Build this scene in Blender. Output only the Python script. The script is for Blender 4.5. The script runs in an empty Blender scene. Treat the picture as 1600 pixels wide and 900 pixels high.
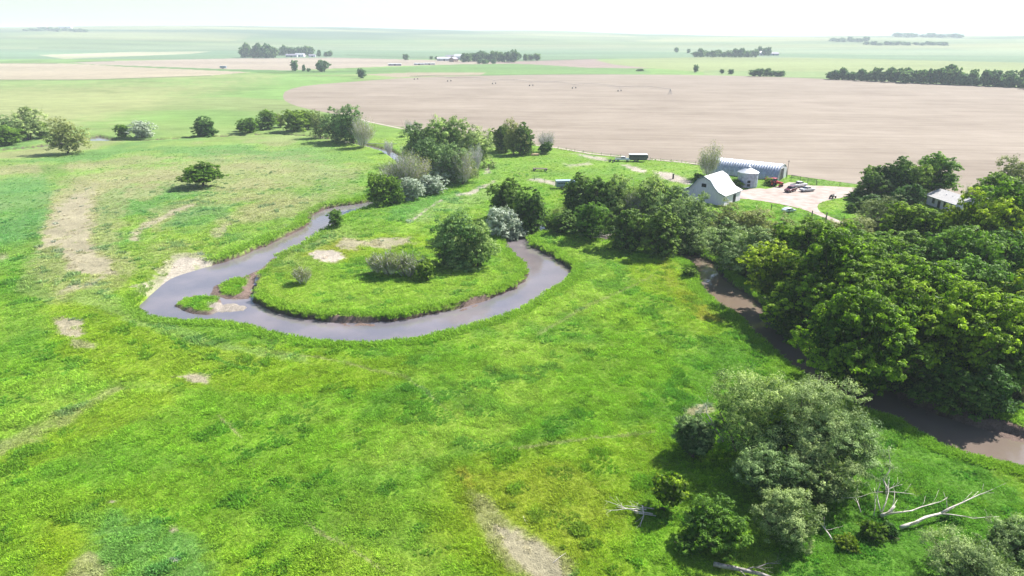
import bpy, math, random
import numpy as np
from mathutils import Vector, Matrix
R = math.radians
C = bpy.context.scene.collection
sc = bpy.context.scene
# ------------------------------------------------------------------ camera, sky, sun, exposure
CAM_H = 45.0; FPX = 1080.0; PITCH = math.atan(395 / FPX)
cd = bpy.data.cameras.new('camera'); cam = bpy.data.objects.new('camera', cd); C.objects.link(cam)
cd.sensor_width = 36; cd.lens = 36 * FPX / 1600; cd.clip_start = 0.5; cd.clip_end = 60000
cam.location = (0, 0, CAM_H); cam.rotation_euler = (math.pi / 2 - PITCH, 0, 0)
sc.camera = cam
SUN_EL = R(46); SUN_DIR = (0.80, 0.60)                      # the sun stands behind the scene on the right
w = bpy.data.worlds.new('World'); sc.world = w; w.use_nodes = True
nt = w.node_tree; nt.nodes.clear()
sky = nt.nodes.new('ShaderNodeTexSky'); sky.sky_type = 'NISHITA'; sky.sun_disc = False
sky.sun_elevation = SUN_EL; sky.sun_rotation = math.atan2(SUN_DIR[0], SUN_DIR[1])
sky.air_density = 1.0; sky.dust_density = 1.0; sky.ozone_density = 1.6
bg = nt.nodes.new('ShaderNodeBackground'); bg.inputs['Strength'].default_value = 0.068
wo = nt.nodes.new('ShaderNodeOutputWorld')
nt.links.new(sky.outputs[0], bg.inputs[0]); nt.links.new(bg.outputs[0], wo.inputs['Surface'])
sl = bpy.data.lights.new('sun', 'SUN'); sl.energy = 5.0; sl.angle = R(0.5); sl.color = (1, 0.955, 0.88)
so = bpy.data.objects.new('sun', sl); C.objects.link(so)
sv = Vector((SUN_DIR[0] * math.cos(SUN_EL), SUN_DIR[1] * math.cos(SUN_EL), math.sin(SUN_EL)))
so.rotation_euler = sv.to_track_quat('Z', 'Y').to_euler(); so.location = (200, 160, 260)
vs = sc.view_settings; vs.view_transform = 'Standard'; vs.look = 'None'; vs.exposure = 1.42; vs.gamma = 1; vs.use_curve_mapping = False
sc.render.engine = 'CYCLES'
cy = sc.cycles; cy.use_denoising = True; cy.max_bounces = 6; cy.diffuse_bounces = 3; cy.glossy_bounces = 2
cy.transmission_bounces = 4; cy.volume_bounces = 1; cy.transparent_max_bounces = 8
HAZE = 1.55e-4

# ------------------------------------------------------------------ helpers
def G(px, py, z=0.0):
    """point on the level z that stands at this place of the survey photograph"""
    u = (px - 800) / FPX; v = (450 - py) / FPX
    dy = v * math.sin(PITCH) + math.cos(PITCH); dz = v * math.cos(PITCH) - math.sin(PITCH)
    t = (z - CAM_H) / dz
    return (u * t, dy * t)
def project(x, y, z=0.0):
    cz = z - CAM_H
    f = y * math.cos(PITCH) - cz * math.sin(PITCH); up = y * math.sin(PITCH) + cz * math.cos(PITCH)
    return 800 + FPX * x / f, 450 - FPX * up / f
_lat = np.random.RandomState(7).rand(512, 512).astype(np.float32)
def vnoise(x, y):
    xi = np.floor(x).astype(np.int64); yi = np.floor(y).astype(np.int64)
    fx = x - xi; fy = y - yi; fx = fx * fx * (3 - 2 * fx); fy = fy * fy * (3 - 2 * fy)
    a = _lat[xi & 511, yi & 511]; b = _lat[(xi + 1) & 511, yi & 511]; c = _lat[xi & 511, (yi + 1) & 511]; d = _lat[(xi + 1) & 511, (yi + 1) & 511]
    return (a * (1 - fx) + b * fx) * (1 - fy) + (c * (1 - fx) + d * fx) * fy
def fbm(x, y, s, o=4, seed=0):
    """0..1, s = metres of the largest feature"""
    r = 0; a = 1; t = 0
    for i in range(o):
        k = 2 ** i / s; ca, sa = math.cos(i * 1.1 + .3), math.sin(i * 1.1 + .3)
        r = r + a * vnoise((x * ca - y * sa) * k + seed * 17.3 + i * 31, (x * sa + y * ca) * k + seed * 9.1 + i * 57); t += a; a *= .55
    return r / t
def sstep(a, b, x):
    t = np.clip((x - a) / (b - a), 0, 1); return t * t * (3 - 2 * t)
def sdpoly(x, y, P):
    """signed distance, positive inside"""
    P = np.asarray(P, float); n = len(P); d = np.full(x.shape, 1e18); ins = np.zeros(x.shape, bool)
    for i in range(n):
        ax, ay = P[i]; bx, by = P[(i + 1) % n]; ex, ey = bx - ax, by - ay
        wx, wy = x - ax, y - ay; q = ex * ex + ey * ey
        t = np.clip((wx * ex + wy * ey) / (q if q else 1), 0, 1)
        d = np.minimum(d, (wx - ex * t) ** 2 + (wy - ey * t) ** 2)
        if ay != by:
            c = ((ay > y) != (by > y)) & (x < ex * (y - ay) / ey + ax); ins ^= c
    d = np.sqrt(d); return np.where(ins, d, -d)
def smooth_closed(P, it=1):
    for _ in range(it):
        Q = []
        for i in range(len(P)):
            a = P[i]; b = P[(i + 1) % len(P)]
            Q.append((a[0] * .75 + b[0] * .25, a[1] * .75 + b[1] * .25)); Q.append((a[0] * .25 + b[0] * .75, a[1] * .25 + b[1] * .75))
        P = Q
    return P

# materials ---------------------------------------------------------
def newmat(name):
    m = bpy.data.materials.new(name); m.use_nodes = True; n = m.node_tree; n.nodes.clear()
    o = n.nodes.new('ShaderNodeOutputMaterial'); return m, n, o
def pmat(name, col, rough=0.6, metal=0.0, noise=0.15, scale=3.0, bump=0.0, bscale=20, spec=0.5, col2=None, stretch=None):
    m, n, o = newmat(name); p = n.nodes.new('ShaderNodeBsdfPrincipled')
    p.inputs['Roughness'].default_value = rough; p.inputs['Metallic'].default_value = metal
    p.inputs['Specular IOR Level'].default_value = spec
    tc = n.nodes.new('ShaderNodeTexCoord'); mp = n.nodes.new('ShaderNodeMapping'); n.links.new(tc.outputs['Object'], mp.inputs[0])
    if stretch: mp.inputs['Scale'].default_value = stretch
    tx = n.nodes.new('ShaderNodeTexNoise'); tx.inputs['Scale'].default_value = scale; tx.inputs['Detail'].default_value = 6
    n.links.new(mp.outputs[0], tx.inputs['Vector'])
    mx = n.nodes.new('ShaderNodeMix'); mx.data_type = 'RGBA'
    c2 = col2 or tuple(max(0, c * (1 - noise * 2)) for c in col)
    mx.inputs[6].default_value = (*c2, 1); mx.inputs[7].default_value = (*(min(1, c * (1 + noise)) for c in col), 1)
    rm = n.nodes.new('ShaderNodeMapRange'); rm.inputs[1].default_value = .32; rm.inputs[2].default_value = .68
    n.links.new(tx.outputs[0], rm.inputs[0]); n.links.new(rm.outputs[0], mx.inputs[0]); n.links.new(mx.outputs[2], p.inputs['Base Color'])
    if bump:
        t2 = n.nodes.new('ShaderNodeTexNoise'); t2.inputs['Scale'].default_value = bscale; t2.inputs['Detail'].default_value = 5
        n.links.new(mp.outputs[0], t2.inputs['Vector'])
        b = n.nodes.new('ShaderNodeBump'); b.inputs['Strength'].default_value = bump; b.inputs['Distance'].default_value = .1
        n.links.new(t2.outputs[0], b.inputs['Height']); n.links.new(b.outputs[0], p.inputs['Normal'])
    n.links.new(p.outputs[0], o.inputs[0]); return m
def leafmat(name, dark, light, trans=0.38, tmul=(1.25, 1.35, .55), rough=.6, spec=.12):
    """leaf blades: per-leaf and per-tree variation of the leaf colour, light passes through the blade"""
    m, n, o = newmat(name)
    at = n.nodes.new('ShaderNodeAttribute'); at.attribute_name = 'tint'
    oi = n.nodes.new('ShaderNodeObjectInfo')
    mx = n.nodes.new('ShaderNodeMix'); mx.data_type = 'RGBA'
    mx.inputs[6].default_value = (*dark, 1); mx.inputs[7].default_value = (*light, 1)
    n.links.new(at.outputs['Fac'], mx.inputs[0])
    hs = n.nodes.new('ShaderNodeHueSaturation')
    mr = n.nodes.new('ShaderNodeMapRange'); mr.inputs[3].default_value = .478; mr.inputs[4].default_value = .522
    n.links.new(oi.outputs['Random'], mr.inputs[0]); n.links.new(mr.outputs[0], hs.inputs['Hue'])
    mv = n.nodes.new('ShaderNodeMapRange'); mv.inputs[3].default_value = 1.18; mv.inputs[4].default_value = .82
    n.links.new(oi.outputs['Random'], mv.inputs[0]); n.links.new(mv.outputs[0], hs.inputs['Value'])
    n.links.new(mx.outputs[2], hs.inputs['Color'])
    p = n.nodes.new('ShaderNodeBsdfPrincipled'); p.inputs['Roughness'].default_value = rough; p.inputs['Specular IOR Level'].default_value = spec
    t = n.nodes.new('ShaderNodeBsdfTranslucent'); mu = n.nodes.new('ShaderNodeMix'); mu.data_type = 'RGBA'; mu.blend_type = 'MULTIPLY'; mu.inputs[0].default_value = 1
    mu.inputs[7].default_value = (*tmul, 1); n.links.new(hs.outputs[0], mu.inputs[6]); n.links.new(mu.outputs[2], t.inputs[0])
    n.links.new(hs.outputs[0], p.inputs['Base Color'])
    ms = n.nodes.new('ShaderNodeMixShader'); ms.inputs[0].default_value = trans
    n.links.new(p.outputs[0], ms.inputs[1]); n.links.new(t.outputs[0], ms.inputs[2]); n.links.new(ms.outputs[0], o.inputs[0])
    return m
LM = dict(
    bright=leafmat('bright_leaf', (.025, .072, .005), (.33, .50, .03)),
    dark=leafmat('dark_leaf', (.034, .085, .014), (.155, .27, .04), trans=.28),
    mid=leafmat('green_leaf', (.045, .11, .013), (.22, .37, .045)),
    willow=leafmat('willow_leaf', (.06, .115, .034), (.38, .51, .20), trans=.3, tmul=(1.1, 1.2, .6)),
    olive=leafmat('olive_leaf', (.24, .31, .22), (.56, .62, .50), trans=.25, tmul=(1, 1.05, .8), rough=.5, spec=.3),
    pale=leafmat('pale_leaf', (.12, .16, .05), (.32, .37, .12), trans=.3, tmul=(1.1, 1.15, .6)),
    yellow=leafmat('yellow_leaf', (.06, .12, .010), (.24, .36, .03)),
    greenwillow=leafmat('green_willow_leaf', (.05, .12, .03), (.38, .53, .17), trans=.3, tmul=(1.15, 1.25, .6)),
    twig=leafmat('bare_twig', (.42, .38, .41), (.74, .69, .74), trans=.0),
    far=leafmat('far_leaf', (.08, .16, .08), (.22, .35, .16), trans=.42),
)
BARK = pmat('bark', (.10, .08, .06), .9, noise=.3, scale=4, bump=.6, bscale=12)
BARKG = pmat('grey_bark', (.20, .18, .16), .9, noise=.25, scale=4, bump=.5, bscale=12)
DEAD = pmat('dead_wood', (.62, .56, .50), .8, noise=.22, scale=5, bump=.4, bscale=14, stretch=(1, 1, 4))
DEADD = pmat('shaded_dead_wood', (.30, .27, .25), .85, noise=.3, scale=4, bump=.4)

# mesh making -------------------------------------------------------
def mesh_np(name, V, F, k, mats, smooth=False, tint=None, mi=None):
    me = bpy.data.meshes.new(name); V = np.asarray(V, np.float32); F = np.asarray(F, np.int32)
    me.vertices.add(len(V)); me.vertices.foreach_set('co', V.ravel())
    me.loops.add(F.size); me.loops.foreach_set('vertex_index', F.ravel())
    me.polygons.add(len(F)); me.polygons.foreach_set('loop_start', np.arange(0, F.size, k, dtype=np.int32))
    me.polygons.foreach_set('use_smooth', np.full(len(F), smooth))
    for m in mats: me.materials.append(m)
    if mi is not None: me.polygons.foreach_set('material_index', np.asarray(mi, np.int32))
    if tint is not None:
        a = me.attributes.new('tint', 'FLOAT', 'FACE'); a.data.foreach_set('value', np.asarray(tint, np.float32))
    me.update(); me.validate(); return me
def link(name, data, parent=None):
    o = bpy.data.objects.new(name, data); C.objects.link(o)
    if parent: o.parent = parent
    return o
def props(o, label=None, cat=None, group=None, kind=None):
    if label: o['label'] = label
    if cat: o['category'] = cat
    if group: o['group'] = group
    if kind: o['kind'] = kind
    return o
def thing(name, label, cat, loc=(0, 0, 0), rz=0.0, group=None, scale=None):
    o = bpy.data.objects.new(name, None); C.objects.link(o); o.location = loc; o.rotation_euler = (0, 0, rz)
    o.empty_display_size = .3
    if scale: o.scale = scale
    return props(o, label, cat, group)
class MB:
    def __init__(s): s.v = []; s.f = []
    def add(s, vs_, fs):
        b = len(s.v); s.v += [tuple(p) for p in vs_]; s.f += [tuple(b + i for i in f) for f in fs]; return s
    def box(s, x0, x1, y0, y1, z0, z1):
        return s.add([(x0, y0, z0), (x1, y0, z0), (x1, y1, z0), (x0, y1, z0), (x0, y0, z1), (x1, y0, z1), (x1, y1, z1), (x0, y1, z1)],
                     [(0, 3, 2, 1), (4, 5, 6, 7), (0, 1, 5, 4), (1, 2, 6, 5), (2, 3, 7, 6), (3, 0, 4, 7)])
    def prism_x(s, prof, y0, y1, inset=0.0, ztop=1e9):
        """prof: (x,z) outline counter-clockwise seen from -y; points above ztop are drawn in by inset"""
        n = len(prof)
        A = [(x, y0 + (inset if z > ztop else 0), z) for x, z in prof]; B = [(x, y1 - (inset if z > ztop else 0), z) for x, z in prof]
        return s.add(A + B, [tuple(range(n)), tuple(range(2 * n - 1, n - 1, -1))] + [(i, (i + n), (i + 1) % n + n, (i + 1) % n) for i in range(n)])
    def tube(s, pts, rad, k=6, cap=True):
        pts = [Vector(p) for p in pts]; rings = []
        for i, p in enumerate(pts):
            d = (pts[min(i + 1, len(pts) - 1)] - pts[max(i - 1, 0)]).normalized()
            u = d.cross(Vector((0, 0, 1)) if abs(d.z) < .9 else Vector((1, 0, 0))).normalized(); v = d.cross(u)
            r = rad[i] if hasattr(rad, '__len__') else rad
            rings.append([p + (u * math.cos(2 * math.pi * j / k) + v * math.sin(2 * math.pi * j / k)) * r for j in range(k)])
        vs_ = [q for r in rings for q in r]
        fs = [(i * k + j, i * k + (j + 1) % k, (i + 1) * k + (j + 1) % k, (i + 1) * k + j) for i in range(len(pts) - 1) for j in range(k)]
        if cap: fs += [tuple(range(k - 1, -1, -1)), tuple((len(pts) - 1) * k + j for j in range(k))]
        return s.add(vs_, fs)
    def wheel(s, x, y, r, wd, k=16):
        return s.tube([(x, y - wd / 2, r), (x, y - wd / 2 + .04, r), (x, y + wd / 2 - .04, r), (x, y + wd / 2, r)], [r * .9, r, r, r * .9], k)
    def mesh(s, name, m, smooth=False):
        me = bpy.data.meshes.new(name); me.from_pydata(s.v, [], s.f)
        for q in (m if isinstance(m, list) else [m]): me.materials.append(q)
        if smooth: me.polygons.foreach_set('use_smooth', [True] * len(me.polygons))
        me.update(); return me
    def build(s, name, m, parent=None, smooth=False, bevel=0.0):
        o = link(name, s.mesh(name, m, smooth), parent)
        if bevel:
            b = o.modifiers.new('bevel', 'BEVEL'); b.width = bevel; b.segments = 2; b.limit_method = 'ANGLE'; b.angle_limit = R(35)
        return o

# ------------------------------------------------------------------ the river outline (waterline read off along both banks)
outer_px = [(640, 270), (612, 296), (585, 313), (560, 319), (535, 322), (520, 324), (497, 332), (484, 341), (482, 352), (467, 361), (442, 372), (415, 385), (400, 391), (360, 407), (327, 417), (317, 420),
  (300, 425), (280, 431), (265, 438), (254, 447), (245, 455), (225, 472), (215, 481), (220, 489), (240, 495), (275, 499), (312, 500), (350, 501), (380, 505), (400, 511), (432, 521), (487, 531), (537, 534), (585, 534),
  (640, 529), (687, 519), (725, 510), (775, 497), (800, 487), (822, 478), (855, 457), (872, 447), (889, 437), (895, 428), (889, 418), (875, 411), (864, 402), (850, 396), (834, 389), (827, 380), (829, 371), (838, 363), (850, 360),
  (880, 364), (920, 371), (960, 377), (1000, 383), (1025, 391), (1050, 398), (1066, 402), (1080, 412), (1087, 424), (1090, 440), (1097, 455), (1120, 472), (1150, 490), (1161, 505), (1175, 518), (1192, 532), (1225, 564), (1262, 587),
  (1300, 612), (1325, 627), (1360, 640), (1400, 652), (1435, 674), (1470, 695), (1512, 707), (1550, 717), (1600, 728), (1700, 755), (1850, 800)]
inner_px = [(1850, 745), (1700, 712), (1600, 687), (1570, 676), (1517, 664), (1487, 656), (1450, 642), (1412, 625), (1375, 605), (1325, 575), (1275, 542), (1237, 516), (1213, 497), (1190, 478), (1157, 455), (1137, 443), (1126, 428), (1120, 415), (1102, 406),
  (1075, 395), (1040, 383), (1000, 370), (930, 357), (870, 349), (838, 345), (812, 351), (790, 361), (780, 368), (788, 385), (800, 397), (815, 410), (825, 424), (823, 438), (800, 455), (750, 474), (700, 487), (650, 497), (600, 504), (550, 505),
  (500, 502), (462, 497), (432, 490), (412, 482), (398, 473), (388, 464), (372, 461), (352, 464), (335, 459), (332, 452), (345, 442), (359, 436), (379, 433), (402, 424), (415, 414), (427, 401), (460, 385), (480, 375), (500, 361), (525, 349), (537, 336),
  (560, 328), (582, 320), (620, 300), (652, 274)]
def on_bank(pts):
    """the near banks hide their waterline behind their lip: set those points back by the height of the lip"""
    out = []; n = len(pts)
    W0 = [G(*p, -1.0) for p in pts]
    area = sum(W0[i][0] * W0[(i + 1) % n][1] - W0[(i + 1) % n][0] * W0[i][1] for i in range(n)); sg = 1 if area > 0 else -1
    for i, p in enumerate(pts):
        a = W0[i - 1]; b = W0[(i + 1) % n]; tx, ty = b[0] - a[0], b[1] - a[1]; L = math.hypot(tx, ty) + 1e-9
        nx, ny = ty / L * sg, -tx / L * sg                       # away from the water
        q = W0[i]; D = math.hypot(*q); c = (nx * -q[0] + ny * -q[1]) / D
        k = min(1, max(0, (c + .1) / .6)); z = -1.0 + 1.25 * k
        g = G(*p, z); out.append((g[0] - nx * .9 * k, g[1] - ny * .9 * k))
    return out
RIVER = smooth_closed(on_bank(outer_px + inner_px), 1)
def ribbon(pxs, wd):
    P = [Vector(G(*p)) for p in pxs]; L = []; Rr = []
    for i, p in enumerate(P):
        d = (P[min(i + 1, len(P) - 1)] - P[max(i - 1, 0)]).normalized(); nn = Vector((-d.y, d.x))
        ww = wd[i] if hasattr(wd, '__len__') else wd
        L.append(p + nn * ww / 2); Rr.append(p - nn * ww / 2)
    return [tuple(p) for p in L + Rr[::-1]]
CREEK = ribbon([(648, 268), (625, 246), (603, 233), (575, 226), (540, 219), (490, 212), (430, 208), (370, 211), (300, 214), (230, 218), (175, 218), (140, 215), (110, 219), (60, 228), (0, 233), (-150, 240)], [4, 4, 4, 3.5, 3, 3, 3, 3, 3, 3, 5, 17, 9, 5, 5, 5])
ISLAND = [G(*p, -.9) for p in [(276, 477), (284, 469), (300, 465), (322, 464), (338, 468), (345, 476), (341, 485), (325, 490), (305, 488), (288, 483)]]
BAR = [G(*p, -.9) for p in [(338, 478), (352, 473), (384, 475), (385, 486), (362, 489), (343, 488)]]
BARS = [BAR] + [[G(*p, -.95) for p in q] for q in ([(700, 488), (726, 481), (760, 470), (762, 472), (730, 484), (704, 491)], [(1500, 654), (1540, 664), (1620, 688), (1640, 700), (1600, 692), (1530, 669)], [(1405, 620), (1455, 642), (1450, 646), (1402, 625)], [(520, 503), (580, 505), (585, 509), (522, 507)])]
MUDBAR = [G(*p, -.8) for p in [(328, 458), (334, 446), (359, 434), (382, 431), (405, 420), (432, 398), (426, 410), (400, 430), (392, 448), (390, 466), (355, 466)]]
FIELD_PX = [(441, 152), (446, 141), (480, 133), (560, 127), (640, 121), (760, 118), (900, 116), (1100, 117), (1280, 122.5), (1450, 130), (1600, 138), (1760, 147), (2300, 185), (2300, 470), (1900, 392), (1700, 345), (1520, 312), (1430, 299), (1330, 287), (1230, 273),
            (1150, 262), (1065, 252), (1000, 246), (925, 239), (867, 229), (800, 221), (740, 213), (680, 206), (625, 199), (580, 190), (520, 178), (470, 168), (448, 160)]
FIELD = [G(*p) for p in FIELD_PX]
YARD = [G(*p) for p in [(1148, 303), (1163, 296), (1185, 294), (1200, 296), (1222, 288), (1236, 284), (1262, 290), (1300, 291), (1345, 294), (1400, 300), (1400, 312), (1345, 310), (1330, 306), (1300, 312), (1280, 317), (1276, 325), (1284, 333), (1302, 341), (1330, 352), (1318, 354), (1282, 338), (1255, 327), (1225, 320), (1190, 314), (1160, 310), (1146, 311)]]
SANDPOLY = [G(*p) for p in [(213, 478), (222, 440), (250, 410), (292, 394), (325, 398), (330, 420), (290, 436), (262, 450), (240, 470)]]
def rel(x, y, P, pad=30):
    P = np.asarray(P); return (x > P[:, 0].min() - pad) & (x < P[:, 0].max() + pad) & (y > P[:, 1].min() - pad) & (y < P[:, 1].max() + pad)
def sdl(x, y, P, pad=30):
    r = np.full(x.shape, -1e3); m = rel(x, y, P, pad); r[m] = sdpoly(x[m], y[m], P); return r
def hills(x, y):
    r = np.hypot(x, y); px = 800 + FPX * x / np.maximum(y * math.cos(PITCH) + CAM_H * math.sin(PITCH), 1)
    tgt = np.interp(px, [-400, 0, 330, 470, 600, 800, 1000, 1200, 1700, 2100], [10.3, 9.3, 11.6, 10.2, 8, 5.0, 1.2, -.8, -1.2, -1])
    top = CAM_H + 5600 * tgt / FPX
    u = sstep(1900, 5600, r)
    h = np.maximum(top, 10) * (u ** 1.2) * np.where(r > 5600, np.clip(1 - (r - 5600) / 9000, .25, 1), 1)
    h = h + (fbm(x, y, 1500, 4, 3) - .5) * 34 * sstep(1900, 4500, r)
    return np.where(r > 1900, h, 0)
def land(x, y):
    """height of the terrain"""
    x = np.asarray(x, float); y = np.asarray(y, float)
    sd = sdl(x, y, RIVER); wob = (fbm(x, y, 2.2, 3, 5) - .5) * 1.1
    ss = sdl(x, y, SANDPOLY); wb = .75 + 4.5 * sstep(-1, 2, ss)
    d = -sd + wob * (1 - sstep(-1, 2, ss))
    z = np.where(d > 0, -1.12 + 1.12 * np.power(np.clip(d / wb, 0, 1), .8), -1.12 + np.maximum(d * .35, -.8))
    sc_ = sdl(x, y, CREEK, 10)
    z = np.where(sc_ > -1.2, np.minimum(z, -1.6 * sstep(-1.2, .4, sc_ + (wob * .5))), z)
    far = (d > 12)
    z = np.where(far, np.where(sc_ > -1.2, z, 0), z)
    sm = sdl(x, y, MUDBAR); z = np.where(sm > -1, np.where(d > -2.5, -1.1 + .55 * sstep(-.8, 2.2, sm + wob * .6) , z), z)
    si = sdl(x, y, ISLAND); z = np.where(si > -1, np.maximum(z, -1.25 + .75 * sstep(-.9, .5, si + wob * .5)), z)
    sb = np.max([sdl(x, y, q) for q in BARS], axis=0) + (fbm(x, y, 1.8, 3, 8) - .55) * 3.0; z = np.where(sb > -1.5, np.maximum(z, -1.14 + .24 * sstep(-1.0, 1.2, sb)), z)
    bump = (fbm(x, y, 5, 3, 1) - .5) * .35 + (fbm(x, y, 1.3, 3, 2) - .5) * .26
    rr = np.hypot(x, y)
    z = z + bump * sstep(.5, 2.5, d) * (1 - sstep(260, 420, rr)) * (sd < 0)
    z = np.where((sdl(x, y, FIELD, 5) > -3) | (sdl(x, y, YARD, 5) > -1.5), np.minimum(z, 0), z)
    return z + hills(x, y)

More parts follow.
